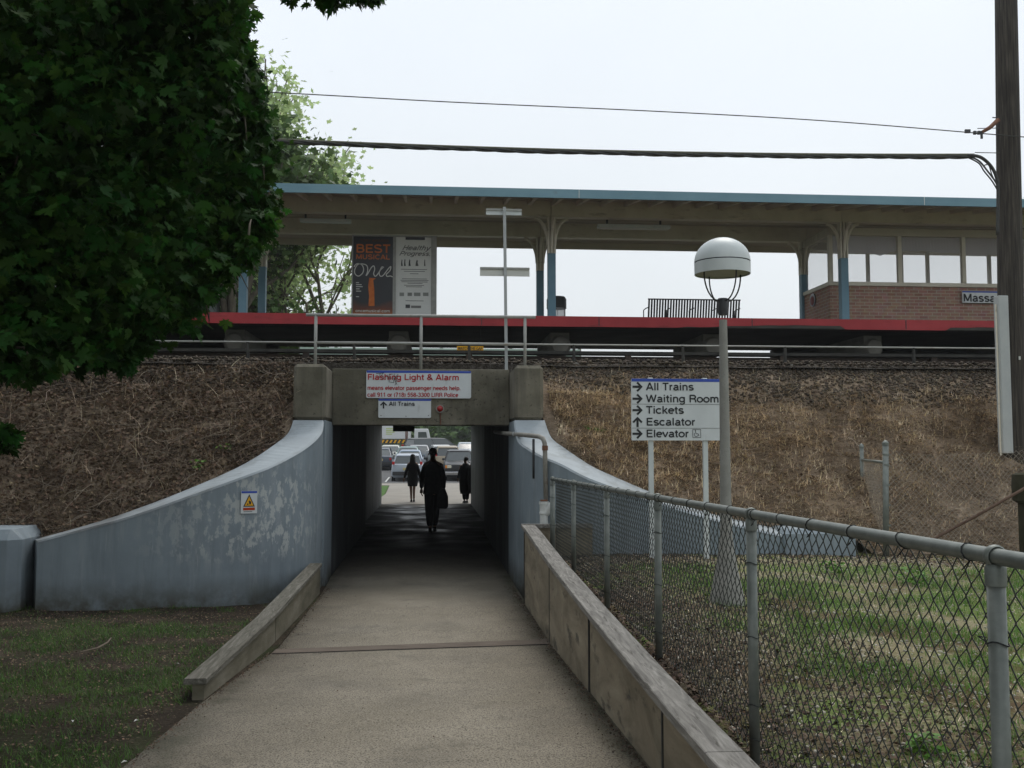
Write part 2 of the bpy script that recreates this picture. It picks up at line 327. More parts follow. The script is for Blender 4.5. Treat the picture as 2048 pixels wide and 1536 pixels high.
def brick_mat():
    m = bpy.data.materials.new('brick'); m.use_nodes = True; N, L = m.node_tree.nodes, m.node_tree.links; b = N['Principled BSDF']
    b.inputs['Roughness'].default_value = .9; tc = N.new('ShaderNodeTexCoord'); sp = N.new('ShaderNodeSeparateXYZ'); cb = N.new('ShaderNodeCombineXYZ'); ad = N.new('ShaderNodeMath')
    L.new(tc.outputs['Object'], sp.inputs[0]); L.new(sp.outputs[0], ad.inputs[0]); L.new(sp.outputs[1], ad.inputs[1]); L.new(ad.outputs[0], cb.inputs[0]); L.new(sp.outputs[2], cb.inputs[1])
    br = N.new('ShaderNodeTexBrick'); L.new(cb.outputs[0], br.inputs[0]); br.inputs['Scale'].default_value = 1
    br.inputs['Brick Width'].default_value = .215; br.inputs['Row Height'].default_value = .075; br.inputs['Mortar Size'].default_value = .008
    br.inputs['Color1'].default_value = (.34,.18,.135,1); br.inputs['Color2'].default_value = (.46,.27,.205,1); br.inputs['Mortar'].default_value = (.50,.42,.34,1)
    nz = N.new('ShaderNodeTexNoise'); nz.inputs['Scale'].default_value = 6; L.new(tc.outputs['Object'], nz.inputs[0])
    mx = N.new('ShaderNodeMix'); mx.data_type = 'RGBA'; mx.blend_type = 'MULTIPLY'; mx.inputs[0].default_value = .4; L.new(br.outputs[0], mx.inputs[6]); L.new(nz.outputs[1], mx.inputs[7])
    L.new(mx.outputs[2], b.inputs['Base Color']); bp = N.new('ShaderNodeBump'); bp.inputs['Strength'].default_value = .4; bp.inputs['Distance'].default_value = .01
    L.new(br.outputs['Fac'], bp.inputs['Height']); bp.invert = True; L.new(bp.outputs[0], b.inputs['Normal']); return m
M_brick = brick_mat()
def sheet_mat(name, colr, alpha, rough=.3):
    m = bpy.data.materials.new(name); m.use_nodes = True; N, L = m.node_tree.nodes, m.node_tree.links; b = N['Principled BSDF']
    b.inputs['Base Color'].default_value = (*colr, 1); b.inputs['Roughness'].default_value = rough
    t = N.new('ShaderNodeBsdfTransparent'); ms = N.new('ShaderNodeMixShader'); tl = N.new('ShaderNodeBsdfTranslucent'); tl.inputs[0].default_value = (*colr, 1)
    m2 = N.new('ShaderNodeMixShader'); m2.inputs[0].default_value = .5; L.new(b.outputs[0], m2.inputs[1]); L.new(tl.outputs[0], m2.inputs[2])
    ms.inputs[0].default_value = alpha; L.new(t.outputs[0], ms.inputs[1]); L.new(m2.outputs[0], ms.inputs[2]); L.new(ms.outputs[0], N['Material Output'].inputs[0]); return m
M_pane = sheet_mat('hazy_pane', (.92,.92,.95), .22)
M_bag = sheet_mat('plastic_bag', (.7,.7,.72), .55)
# bottom glow of the dark poster is printed colour
def poster_print():
    m = mat('poster_print', (.016,.018,.022), rough=.35, spec=.5); N, L = m.node_tree.nodes, m.node_tree.links; b = N['Principled BSDF']
    tc = N.new('ShaderNodeTexCoord'); sp = N.new('ShaderNodeSeparateXYZ'); L.new(tc.outputs['Object'], sp.inputs[0])
    nz = N.new('ShaderNodeTexNoise'); nz.inputs['Scale'].default_value = 2.5; L.new(tc.outputs['Object'], nz.inputs[0])
    ad = N.new('ShaderNodeMath'); ad.operation = 'MULTIPLY_ADD'; ad.inputs[1].default_value = .35; L.new(nz.outputs[0], ad.inputs[0]); L.new(sp.outputs[2], ad.inputs[2])
    cr = N.new('ShaderNodeValToRGB'); e = cr.color_ramp.elements; e[0].position = .45; e[0].color = (.34,.10,.012,1); e[1].position = .72; e[1].color = (.016,.018,.022,1)
    n = e.new(.58); n.color = (.13,.03,.008,1); L.new(ad.outputs[0], cr.inputs[0]); L.new(cr.outputs[0], b.inputs['Base Color']); return m
M_poster = poster_print()

# ---- a plain bold grotesque drawn with strokes (centre lines, capital height 1, stroke .15)
def _A(cx, cy, rx, ry, a0, a1, n=10): return [(cx + rx*math.cos(R(a0+(a1-a0)*i/n)), cy + ry*math.sin(R(a0+(a1-a0)*i/n))) for i in range(n+1)]
_o = lambda: _A(.30, .36, .235, .30, 0, 360, 18)
_T, _X, _B = .93, .66, .07
GL = {' ': (.30, []), '.': (.26, [[(.13,0),(.13,.15)]]), '-': (.38, [[(.04,.33),(.34,.33)]]),
 'A': (.72, [[(.06,0),(.36,1)],[(.66,0),(.36,1)],[(.16,.30),(.56,.30)]]), 'B': (.72, [[(.13,0),(.13,1)],[(.13,_T),(.40,_T)]+_A(.40,.73,.18,.20,90,-90)+[(.13,.53)],[(.13,.53),(.42,.53)]+_A(.42,.30,.20,.23,90,-90)+[(.13,_B)]]),
 'C': (.74, [_A(.40,.5,.31,.43,48,312,16)]), 'D': (.74, [[(.13,0),(.13,1)],[(.13,_T),(.34,_T)]+_A(.34,.5,.31,.43,90,-90,14)+[(.13,_B)]]),
 'E': (.66, [[(.13,0),(.13,1)],[(.13,_T),(.60,_T)],[(.13,.52),(.56,.52)],[(.13,_B),(.61,_B)]]), 'F': (.60, [[(.13,0),(.13,1)],[(.13,_T),(.57,_T)],[(.13,.50),(.52,.50)]]),
 'G': (.78, [_A(.40,.5,.31,.43,45,345,16),[(.44,.42),(.72,.42)],[(.68,0),(.68,.42)]]), 'H': (.74, [[(.13,0),(.13,1)],[(.61,0),(.61,1)],[(.13,.52),(.61,.52)]]),
 'I': (.28, [[(.14,0),(.14,1)]]), 'L': (.58, [[(.13,0),(.13,1)],[(.13,_B),(.55,_B)]]), 'M': (.86, [[(.12,0),(.12,1)],[(.74,0),(.74,1)],[(.14,.97),(.43,.08)],[(.72,.97),(.43,.08)]]),
 'N': (.74, [[(.13,0),(.13,1)],[(.61,0),(.61,1)],[(.14,.96),(.60,.04)]]), 'O': (.80, [_A(.40,.5,.32,.43,0,360,20)]), 'P': (.68, [[(.13,0),(.13,1)],[(.13,_T),(.40,_T)]+_A(.40,.69,.20,.24,90,-90)+[(.13,.45)]]),
 'R': (.72, [[(.13,0),(.13,1)],[(.13,_T),(.42,_T)]+_A(.42,.71,.19,.22,90,-90)+[(.13,.49)],[(.42,.49),(.55,.42),(.60,.30),(.64,0)]]),
 'S': (.70, [_A(.35,.73,.25,.20,25,250,12)+_A(.35,.28,.27,.22,70,-155,12)[1:]]), 'T': (.62, [[(.31,0),(.31,1)],[(.03,_T),(.59,_T)]]), 'U': (.74, [[(.13,1),(.13,.32)]+_A(.37,.32,.24,.25,180,360,12)+[(.61,1)]]),
 'W': (.98, [[(.06,1),(.27,.02)],[(.27,.02),(.49,.97)],[(.49,.97),(.71,.02)],[(.71,.02),(.92,1)]]), 'Y': (.68, [[(.05,1),(.34,.42)],[(.63,1),(.34,.42)],[(.34,0),(.34,.42)]]),
 'a': (.58, [[(.46,.50),(.46,.10),(.55,.06)],_A(.29,.50,.17,.16,165,0,8),[(.46,.40),(.28,.36)]+_A(.25,.21,.16,.15,90,270,8)+_A(.28,.24,.18,.18,270,350,5)]),
 'c': (.56, [_A(.30,.36,.235,.30,45,315,14)]), 'd': (.61, [[(.49,0),(.49,1)],_A(.28,.36,.215,.30,0,360,16)]), 'e': (.58, [[(.07,.38),(.52,.38)],_A(.30,.36,.235,.30,5,310,16)]),
 'f': (.34, [[(.16,0),(.16,.78)]+_A(.30,.80,.14,.14,180,95,5),[(.02,.66),(.32,.66)]]), 'g': (.61, [[(.49,.72),(.49,-.05)]+_A(.28,-.05,.21,.19,0,-150,9),_A(.28,.37,.215,.29,0,360,16)]),
 'h': (.60, [[(.12,0),(.12,1)],[(.12,.42)]+_A(.30,.46,.18,.21,170,0,9)+[(.48,0)]]), 'i': (.26, [[(.13,0),(.13,.72)],[(.13,.85),(.13,1)]]), 'k': (.56, [[(.12,0),(.12,1)],[(.14,.30),(.47,.72)],[(.24,.43),(.50,0)]]),
 'l': (.26, [[(.13,0),(.13,1)]]), 'm': (.88, [[(.12,0),(.12,.72)],[(.12,.45)]+_A(.28,.48,.16,.19,170,0,9)+[(.44,0)],[(.44,.45)]+_A(.60,.48,.16,.19,170,0,9)+[(.76,0)]]),
 'n': (.60, [[(.12,0),(.12,.72)],[(.12,.42)]+_A(.30,.46,.18,.21,170,0,9)+[(.48,0)]]), 'o': (.60, [_o()]), 'p': (.61, [[(.12,-.27),(.12,.72)],_A(.33,.36,.215,.30,0,360,16)]),
 'q': (.61, [[(.49,-.27),(.49,.72)],_A(.28,.36,.215,.30,0,360,16)]), 'r': (.38, [[(.12,0),(.12,.72)],[(.12,.44)]+_A(.33,.44,.21,.22,170,90,6)]),
 's': (.54, [_A(.27,.52,.18,.14,20,240,9)+_A(.27,.21,.20,.15,60,-150,9)[1:]]), 't': (.34, [[(.16,.92),(.16,.16)]+_A(.27,.16,.11,.10,180,280,4),[(.02,.66),(.31,.66)]]),
 'u': (.60, [[(.48,0),(.48,.72)],[(.12,.72),(.12,.26)]+_A(.30,.26,.18,.20,180,360,9)]), 'v': (.54, [[(.04,.72),(.27,.02)],[(.50,.72),(.27,.02)]]), 'w': (.80, [[(.04,.72),(.22,.02)],[(.22,.02),(.40,.70)],[(.40,.70),(.58,.02)],[(.58,.02),(.76,.72)]]),
 'y': (.54, [[(.04,.72),(.27,.05)],[(.50,.72),(.22,-.20),(.10,-.22)]]), '&': (.76, [[(.70,0),(.20,.66)]+_A(.33,.79,.15,.15,200,-20,10)+[(.44,.62),(.20,.42)]+_A(.28,.27,.19,.20,140,310,8)+[(.62,.42)]]),
 '(': (.34, [_A(.52,.38,.38,.72,140,220,8)]), ')': (.34, [_A(-.18,.38,.38,.72,40,-40,8)]), '0': (.60, [_A(.30,.5,.21,.43,0,360,18)]), '1': (.60, [[(.34,0),(.34,1)],[(.12,.74),(.34,.84)]]),
 '3': (.60, [_A(.29,.73,.19,.20,160,-90,10),_A(.29,.29,.22,.23,90,-160,12)]), '5': (.60, [[(.52,_T),(.16,_T)],[(.17,.95),(.11,.48)],_A(.29,.32,.22,.25,130,-155,14)]), '7': (.60, [[(.06,_T),(.55,_T)],[(.53,.95),(.34,.5),(.24,0)]]),
 '8': (.60, [_A(.30,.73,.18,.20,0,360,14),_A(.30,.29,.22,.23,0,360,16)]), '9': (.60, [_A(.30,.68,.21,.25,0,360,16),[(.51,.68),(.49,.32)]+_A(.28,.28,.21,.22,0,-120,8)])}
def text(s, origin, right, upv, w, h, m, parent, name='lettering', bold=.03, shear=0, depth=.002):
    """flat letters: `origin` is the left end of the baseline, w the width of the line, h the height of a capital"""
    adv = sum(GL[c][0] for c in s) - .06; kx = w/(adv*h); sw = h*(.142 + bold*1.6)
    r = Vector(right).normalized(); u = Vector(upv).normalized(); nn = r.cross(u); O = Vector(origin); mb = MB(); x = -.03; q = 0
    for c in s:
        for st in GL[c][1]:
            q += 1; P = [Vector(((x+px+py*shear)*h*kx, py*h)) for px, py in st]; closed = (P[0]-P[-1]).length < 1e-6; n = len(P); vs = []
            for i in range(n):
                a = P[(i-1) if i else (n-2 if closed else 0)]; b = P[(i+1) if i < n-1 else (1 if closed else n-1)]
                t = (b-a).normalized(); n2 = Vector((-t.y, t.x))*sw/2
                for sg in (1, -1): vs.append(O + r*(P[i].x+n2.x*sg) + u*(P[i].y+n2.y*sg) + nn*(depth + (q % 7)*.00012))
            mb.add(vs, [(2*i, 2*i+1, 2*i+3, 2*i+2) for i in range(n-1)])
        x += GL[c][0]
    return mb.build(name, m, parent)
def flat(poly, origin, right, upv, m, parent, name, depth=.002):
    r = Vector(right).normalized(); u = Vector(upv).normalized(); nn = r.cross(u)
    mb = MB(); mb.add([Vector(origin) + r*x + u*y + nn*depth for x, y in poly], [tuple(range(len(poly)))]); return mb.build(name, m, parent)
def ribbon(pts, wd, origin, right, upv, m, parent, name, depth=.004):
    r = Vector(right).normalized(); u = Vector(upv).normalized(); nn = r.cross(u); mb = MB(); vs = []
    for i, (x, y) in enumerate(pts):
        a = pts[max(i-1, 0)]; b = pts[min(i+1, len(pts)-1)]; t = Vector((b[0]-a[0], b[1]-a[1])); t.normalize() if t.length else None
        n2 = Vector((-t.y, t.x)) * wd / 2
        for sg in (1, -1): vs.append(Vector(origin) + r*(x+n2.x*sg) + u*(y+n2.y*sg) + nn*depth)
    mb.add(vs, [(2*i, 2*i+1, 2*i+3, 2*i+2) for i in range(len(pts)-1)]); return mb.build(name, m, parent)
def arrow(x, y, s, ang):
    """arrow outline (unit cross of shaft and two strokes) pointing up, turned by ang"""
    P = [(-.11,-.5),(.11,-.5),(.11,.16),(.36,-.12),(.5,.03),(0,.52),(-.5,.03),(-.36,-.12),(-.11,.16)]
    c, sn = math.cos(ang), math.sin(ang); return [(x+s*(a*c-b*sn), y+s*(a*sn+b*c)) for a, b in P]
def catmull(P, n=6):
    P = [Vector(p) for p in P]; out = []
    for i in range(len(P)-1):
        p0, p1, p2, p3 = P[max(i-1,0)], P[i], P[i+1], P[min(i+2, len(P)-1)]
        for k in range(n):
            t = k/n; out.append(.5*((2*p1)+(-p0+p2)*t+(2*p0-5*p1+4*p2-p3)*t*t+(-p0+3*p1-3*p2+p3)*t**3))
    out.append(P[-1]); return out

# ================================================================== THE SETTING
def G(Y):   # ground level beyond the railway
    return np.interp(Y, [-400, 32, 33.5, 58, 85, 105, 2000], [-.35, -.35, .05, .10, 1.15, 1.6, 1.6])
PZ = lambda Y: float(np.interp(Y, [-14, 3, 5, 7, 9.3, 12, 14, 22, 25, 33, 36, 51], [.3, .27, .2, .12, .02, 0, 0, .07, .1, .1, .12, .2]))
PLX = lambda Y: float(np.interp(Y, [-14, 4, 5.3, 7.1, 9.3, 13, 14.7, 22.0, 22.3, 33], [-1.75, -1.62, -1.57, -1.52, -1.38, -1.38, -1.437, -1.437, -1.60, -1.60]))
RB = lambda Y: np.interp(Y, [-10, 0, 4.5, 6.4, 8.2, 10.2, 12, 14], [.28, .34, .40, .487, .517, .574, .55, .55])
CAPZ = lambda Y: float(np.interp(Y, [-6, -1, 4.77, 7.05, 9.37, 11.47, 12.1], [.52, .55, .627, .698, .789, .91, .93]))

def grid_obj(name, xs, ys, zf, m, smooth=True):
    X, Y = np.meshgrid(xs, ys); Z = zf(X, Y); V = np.stack([X, Y, Z], -1).reshape(-1, 3)
    nx, ny = len(xs), len(ys); i, j = np.meshgrid(np.arange(nx-1), np.arange(ny-1)); a = (j*nx+i).ravel()
    return np_obj(name, V, np.stack([a, a+1, a+nx+1, a+nx], 1), m, smooth=smooth)
g = grid_obj('ground', np.array([-900,-300,-100,-40,-10,0,10,40,100,300,900.]), np.array([-200,-40,0,20,32,33.5,45,58,65,75,85,95,105,200,500,1800.]), lambda X, Y: G(Y), M_far)
tag(g, kind='structure')

# path up to and through the underpass
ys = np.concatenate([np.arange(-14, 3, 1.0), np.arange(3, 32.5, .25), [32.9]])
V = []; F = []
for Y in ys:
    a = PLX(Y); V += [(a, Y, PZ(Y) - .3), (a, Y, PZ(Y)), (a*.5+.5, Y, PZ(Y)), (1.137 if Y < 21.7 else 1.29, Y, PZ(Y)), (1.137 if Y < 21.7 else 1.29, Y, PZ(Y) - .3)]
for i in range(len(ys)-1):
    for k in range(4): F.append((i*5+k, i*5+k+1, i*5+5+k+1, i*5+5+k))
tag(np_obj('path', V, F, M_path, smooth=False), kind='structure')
V = [(-1.95,32.9,.10),(8,32.9,.10),(8,48.5,.19),(-2.0,48.5,.19),(-1.80,40,.14),(-60,48.5,.19),(-60,51,.2),(60,51,.2),(60,48.5,.19)]
tag(MB().add(V, [(0,1,2,3,4),(5,3,2,8,7,6)]).build('plaza', M_plaza), kind='structure')
M_fg = mat('verge', (.05,.12,.02), (.08,.16,.03), scale=3, rough=1)
tag(MB().add([(-60,33.2,.09),(-1.97,33.2,.09),(-1.83,40,.13),(-2.02,48.48,.18),(-60,48.48,.18)], [(0,1,2,3,4)]).build('verge', M_fg), kind='structure')
mb = MB(); mb.box(-60, 60, 51.0, 51.25, -.1, .212); tag(mb.build('kerb', M_plaza, bevel=.02), kind='structure')
V = []; F = []; ry = [51.26, 58, 66, 75, 85, 98]
for y in ry: V += [(-70, y, G(y) + .02), (70, y, G(y) + .02)]
F = [(2*i, 2*i+1, 2*i+3, 2*i+2) for i in range(len(ry)-1)]
tag(np_obj('road', V, F, M_asph), kind='structure')
mb = MB()
for x in (-2.55, .0, 2.6): mb.add([(x-.05, 56.5, G(56.5)+.026), (x+.05, 56.5, G(56.5)+.026), (x+.05, 61.5, G(61.5)+.026), (x-.05, 61.5, G(61.5)+.026)], [(0,1,2,3)])
tag(mb.build('bay_markings', M_plgrey), kind='structure')

# lawns on both sides of the path
def lawnL(X, Y):
    z = np.interp(Y, [-14, 3, 5, 7, 9.3, 12, 14], [.27, .25, .18, .10, .03, 0, 0]) + (fbm(X*1.3, Y*1.3, 3) - .5) * .07 * np.clip((-1.5 - X) * 1.5, 0, 1)
    return z + np.clip(-X - 5, 0, 30) * .01
gx = np.concatenate([np.arange(-30, -9, 1.5), np.arange(-9, -1.9, .1), np.linspace(-1.9, -1.38, 6)])
def lawnL_x(X, Y): return lawnL(X, Y)
X, Y = np.meshgrid(gx, np.concatenate([np.arange(-12, 3, 1.0), np.arange(3, 13.8, .1)]))
edge = np.vectorize(PLX)(Y); Xe = np.minimum(X, edge + .0) ; Z = lawnL(Xe, Y); nx = len(gx)
i, j = np.meshgrid(np.arange(nx-1), np.arange(X.shape[0]-1)); a = (j*nx+i).ravel()
tag(np_obj('lawn', np.stack([Xe, Y, Z], -1), np.stack([a, a+1, a+nx+1, a+nx], 1), M_soil, smooth=True), kind='structure')
def lawnR(X, Y): return RB(Y) + (fbm(X*1.1+9, Y*1.1, 8) - .5) * .09 * np.clip((X - 1.3) * 2, 0, 1) - np.clip(X-3, 0, 6)*.012
tag(grid_obj('gravel_lawn', np.concatenate([np.arange(1.235, 9, .1), np.arange(9, 30, 1.5)]), np.concatenate([np.arange(-12, 1, 1.0), np.arange(1, 13.0, .1)]), lawnR, M_lawn), kind='structure')

# railway embankment: a ruled slope from its foot (behind the wing walls) up to the track bed
FL = [(-40, 12.3, .9), (-12, 12.35, .88), (-4.95, 12.45, .80)]
outL = [U(*q[:2], Y=q[2]) for q in ((587,841,13.7),(576,867,13.45),(550,889,13.05),(500,922,12.75),(435,954,12.5),(320,1001,12.4),(200,1043,12.35),(68,1080,12.35))]
inL = [U(*q[:2], Y=q[2]) for q in ((647,841,13.7),(641,867,13.35),(608,897,12.75),(550,929,12.3),(497,950,12.1),(372,995,11.95),(248,1037,11.9),(75,1082,11.9))]
outR = [U(*q[:2], Y=q[2]) for q in ((1089,841,13.7),(1103,876,13.4),(1131,898,13.1),(1160,918,12.85),(1200,941,12.65),(1307,987,12.5),(1415,1026,12.42),(1574,1062,12.4))]
inR = [U(*q[:2], Y=q[2]) for q in ((1028,841,13.7),(1036,880,13.3),(1056,897,12.9),(1084,913,12.6),(1122,929,12.35),(1200,966,12.15),(1415,1035,12.0),(1574,1073,12.0))]
eL = sorted([(p.x, p.y + .03, p.z - .05) for p in outL] + FL); eR = sorted([(p.x, p.y + .03, p.z - .05) for p in outR] + [(5.25, 12.35, .78), (5.6, 12.3, .5), (9, 12.3, .5), (40, 12.3, .5)])
TOPZ, TOPY = 3.13, 15.2
def bank(X, t, left):
    e = np.array(eL if left else eR); yf = np.interp(X, e[:,0], e[:,1]); zf = np.interp(X, e[:,0], e[:,2])
    Y = yf + (TOPY - yf) * t; Z = zf + (TOPZ - zf) * t ** .93
    n = (fbm(X*1.2+40, Y*1.2, 21) - .5) * .26 + (fbm(X*4, Y*4+t*3, 5) - .5) * .16
    w = np.clip(t*6, 0, 1) * np.clip((1-t)*8, 0, 1); return Y, Z + n * w
for left, xs in ((True, np.concatenate([np.arange(-38, -9, 1.0), np.arange(-9, -1.9, .09), [-1.88]])), (False, np.concatenate([[1.55], np.arange(1.6, 12, .09), np.arange(12, 38, 1.0)]))):
    ts = np.linspace(0, 1, 46); X, T = np.meshgrid(xs, ts); Y, Z = bank(X, T, left); V = np.stack([X, Y, Z], -1)
    back = [(27.8, TOPZ), (28.6, TOPZ), (32.7, .0)]
    for (yb, zb) in back: V = np.concatenate([V, np.stack([xs, np.full_like(xs, yb), np.full_like(xs, zb)], -1)[None]])
    nx = len(xs); i, j = np.meshgrid(np.arange(nx-1), np.arange(V.shape[0]-1)); a = (j*nx+i).ravel()
    tag(np_obj('embankment', V, np.stack([a, a+1, a+nx+1, a+nx], 1), M_bank, smooth=True), kind='structure')
mb = MB(); mb.box(-1.875, 1.545, 14.99, 32.7, 2.96, 3.128); tag(mb.build('embankment', M_ballast), kind='structure')
tag(grid_obj('track_bed', np.concatenate([[-38], np.arange(-16, 16, .25), [38]]), np.array([15.06, 15.3, 15.7, 16.1, 16.6, 19.4, 20.5, 27.7]),
   lambda X, Y: 3.14 + .07*(Y > 15.5) + .04*fbm(X*4, Y*4, 2) - .05*(Y < 15.2), M_ballast), kind='structure')

# ================================================================== UNDERPASS
up = thing('underpass', 'dark pedestrian underpass with square stained concrete portal below the tracks', 'underpass', (-.15, 14.2, 0))
def pillar(x0, x1):
    mb = MB(); mb.prism([(x0,13.7),(x1,13.7),(x1,15.0),(x0,15.0)], 2.233, 3.0, 'z'); return mb.build('pillar', M_conc, up, bevel=.045, seg=1)
pillar(-1.877, -1.44); pillar(1.142, 1.546)
MB().box(-1.439, 1.141, 14.6, 15.0, 2.19, 3.012).build('header_beam', M_conc, up, bevel=.012)
mb = MB(); mb.box(-1.877, -1.44, 13.702, 14.75, -.2, 2.23); mb.build('side_wall', M_blue, up)
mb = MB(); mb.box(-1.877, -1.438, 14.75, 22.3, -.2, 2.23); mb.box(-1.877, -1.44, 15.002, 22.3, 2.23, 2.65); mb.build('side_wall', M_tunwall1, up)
MB().box(-2.1, -1.61, 22.3, 32.85, -.2, 2.65).build('side_wall', M_tunwall, up)
mb = MB(); mb.box(1.14, 1.546, 13.702, 14.75, -.2, 2.23); mb.build('side_wall', M_blue, up)
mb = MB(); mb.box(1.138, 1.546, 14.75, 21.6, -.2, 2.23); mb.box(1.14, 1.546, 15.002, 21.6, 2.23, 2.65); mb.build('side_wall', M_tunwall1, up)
MB().box(1.30, 1.8, 21.6, 32.85, -.2, 2.65).build('side_wall', M_tunwall, up)
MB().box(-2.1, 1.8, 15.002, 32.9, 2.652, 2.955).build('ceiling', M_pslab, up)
# wing walls
M_bluein = M_blue
def wing(inner, outer, name, label, endx, left):
    P = catmull(inner, 6); Q = catmull(outer, 6); mb = MB(); rings = []
    for p, q in zip(P, Q):
        d = Vector((q.x-p.x, q.y-p.y, 0)).normalized() * .03
        rings.append([(p.x, p.y, -.3), (p.x, p.y, p.z - .02), (q.x, q.y, q.z - .02), (q.x, q.y, -.3)])
    mb.loft(rings); root = mb.build(name, M_blue); tag(root, label, 'retaining wall')
    cp = MB(); rr = []
    for p, q in zip(P, Q):
        d = Vector((q.x-p.x, q.y-p.y, 0)).normalized()
        a = Vector((p.x, p.y, p.z-.019)) - d*.006; b = Vector((p.x, p.y, p.z+.004)) + d*.012; c = Vector((q.x, q.y, q.z + .004)); e = Vector((q.x, q.y, q.z-.019)) + d*.004
        rr.append([tuple(a), tuple(b), tuple(c), tuple(e)])
    cp.loft(rr); cp.build('coping', M_coping, root)
    return root
wL = wing(inL, outL, 'wing_wall', 'blue grey painted wing wall with peeling white patches, curving down left of the path', 0, True)
wR = wing(inR, outR, 'wing_wall', 'blue grey painted wing wall curving down behind the wire fence and the direction sign', 0, False)
def endblock(x0, x1, y0, y1, zt, root, ch=.09):
    mb = MB(); prof = lambda o, z: [(x0+o, y0+o, z), (x1-o, y0+o, z), (x1-o, y1, z), (x0+o, y1, z)]
    mb.loft([prof(0, -.2), prof(0, zt-ch*1.3), prof(ch, zt)]); return mb.build('end_block', M_blue, root, bevel=.02)
mb = MB(); pf_ = lambda o, z: [(-9.5, 11.78+o, z), (-4.78, 11.78+o, z), (-4.66-o, 11.90+o*.3, z), (-4.66-o, 12.55, z), (-9.5, 12.55, z)]
mb.loft([pf_(0, -.2), pf_(0, .80), pf_(.10, .92)]); mb.build('end_block', M_blue, wL, bevel=.006, seg=1)
pz = U(1572, 1060, Y=12.0).z
endblock(4.30, 5.2, 11.93, 12.5, pz + .02, wR, .05)

# ------------------------------------------------------------------ signs on the portal
Y0 = 14.6
def rrect(x0, x1, z0, z1, r=.025, n=4):
    P = []
    for cx, cz, a in ((x1-r, z1-r, 0), (x0+r, z1-r, 90), (x0+r, z0+r, 180), (x1-r, z0+r, 270)):
        for k in range(n+1): an = R(a + 90*k/n); P.append((cx + r*math.cos(an), cz + r*math.sin(an)))
    return P
RX, UZ = (1,0,0), (0,0,1)
a, b = U(733, 741, Y=Y0), U(942, 797, Y=Y0)
s1 = thing('alarm_sign', 'wide white sign with red lettering about flashing light and alarm, scrawled on, above the underpass', 'sign', ((a.x+b.x)/2, Y0-.02, b.z))
MB().prism(rrect(a.x, b.x, b.z, a.z), Y0-.03, Y0-.005).build('panel', M_white, s1)
MB().box(a.x+.005, b.x-.003, Y0-.032, Y0-.03, a.z-.035, a.z-.002).build('blue_band', M_sblue, s1)
def pt(px, py, d=.033): q = U(px, py, Y=Y0-.033); return (q.x, Y0-d, q.z)
sx = 1/FPX*14.55
text('Flashing Light & Alarm', pt(735, 759.5), RX, UZ, 182*sx, 11.6*sx, M_sred, s1, bold=.03)
text('means elevator passenger needs help.', pt(735, 779.5), RX, UZ, 185*sx, 8.2*sx, M_sred, s1, bold=.02)
text('call 911 or (718) 558-3300 LIRR Police', pt(735, 793.3), RX, UZ, 180*sx, 8.4*sx, M_sred, s1, bold=.02)
o = pt(752, 760, .036); k = sx
for P in ([(0,13),(16,14)], [(8,14),(7,4)], [(14,14),(10,8),(16,6),(12,1)], [(18,5),(22,11),(24,3)], [(26,12),(26,-4),(34,-5)], [(26,12),(33,12)], [(27,4),(33,4)], [(36,13),(35,-6)], [(44,12),(36,3),(41,-8),(37,-10)], [(42,10),(39,-8)], [(43,-9),(43,-9.8)]):
    ribbon([(x*k, y*k) for x, y in P], 1.0*k, o, RX, UZ, M_marker, s1, 'scrawl', depth=0)
a, b = U(757, 797.5, Y=Y0), U(862, 836, Y=Y0)
s2 = thing('train_sign', 'small white all-trains sign with up arrow, hung under the wide red-lettered sign', 'sign', ((a.x+b.x)/2, Y0-.02, b.z))
MB().prism(rrect(a.x, b.x, b.z, a.z-.001, .02), Y0-.022, Y0-.004).build('panel', M_white, s2)
MB().box(a.x+.002, b.x-.002, Y0-.024, Y0-.022, a.z-.03, a.z-.003).build('blue_band', M_sblue, s2)
text('All Trains', pt(778, 811.5, .027), RX, UZ, 51*sx, 8.2*sx, M_sblk, s2, bold=.03)
q = pt(767, 810, .0); flat(arrow(0, 0, 14*sx, 0), (q[0], Y0-.024, q[2]), RX, UZ, M_sblk, s2, 'arrow')
mb = MB()
for (px, py) in ((762, 831), (812, 832.5), (857, 831)):
    q = pt(px, py); mb.tube([(q[0], Y0-.022, q[2]), (q[0], Y0-.029, q[2])], .007, 8)
mb.build('bolt', M_dkm, s2)
q = U(880, 817.5, Y=Y0)
s3 = thing('alarm_light', 'round red alarm lamp on the concrete beam right of the small white sign', 'warning light', (q.x, Y0, q.z))
MB().tube([(q.x, Y0-.002, q.z), (q.x, Y0-.03, q.z)], .062, 24).build('base', M_pier, s3)
mb = MB(); rr = []
for k in range(7):
    an = R(90*k/6); rr.append((.044*math.cos(an)+.001, -.03-.045*math.sin(an)))
mb.loft([[(q.x + r*math.cos(2*math.pi*j/20), Y0 + d, q.z + r*math.sin(2*math.pi*j/20)) for j in range(20)] for r, d in rr]); mb.build('lens', M_redlens, s3, smooth=True)
MB().tube([(q.x+.005, Y0-.012, q.z-.06), (q.x+.01, Y0-.012, 2.195)], .008, 8).build('conduit', M_rust, s3)
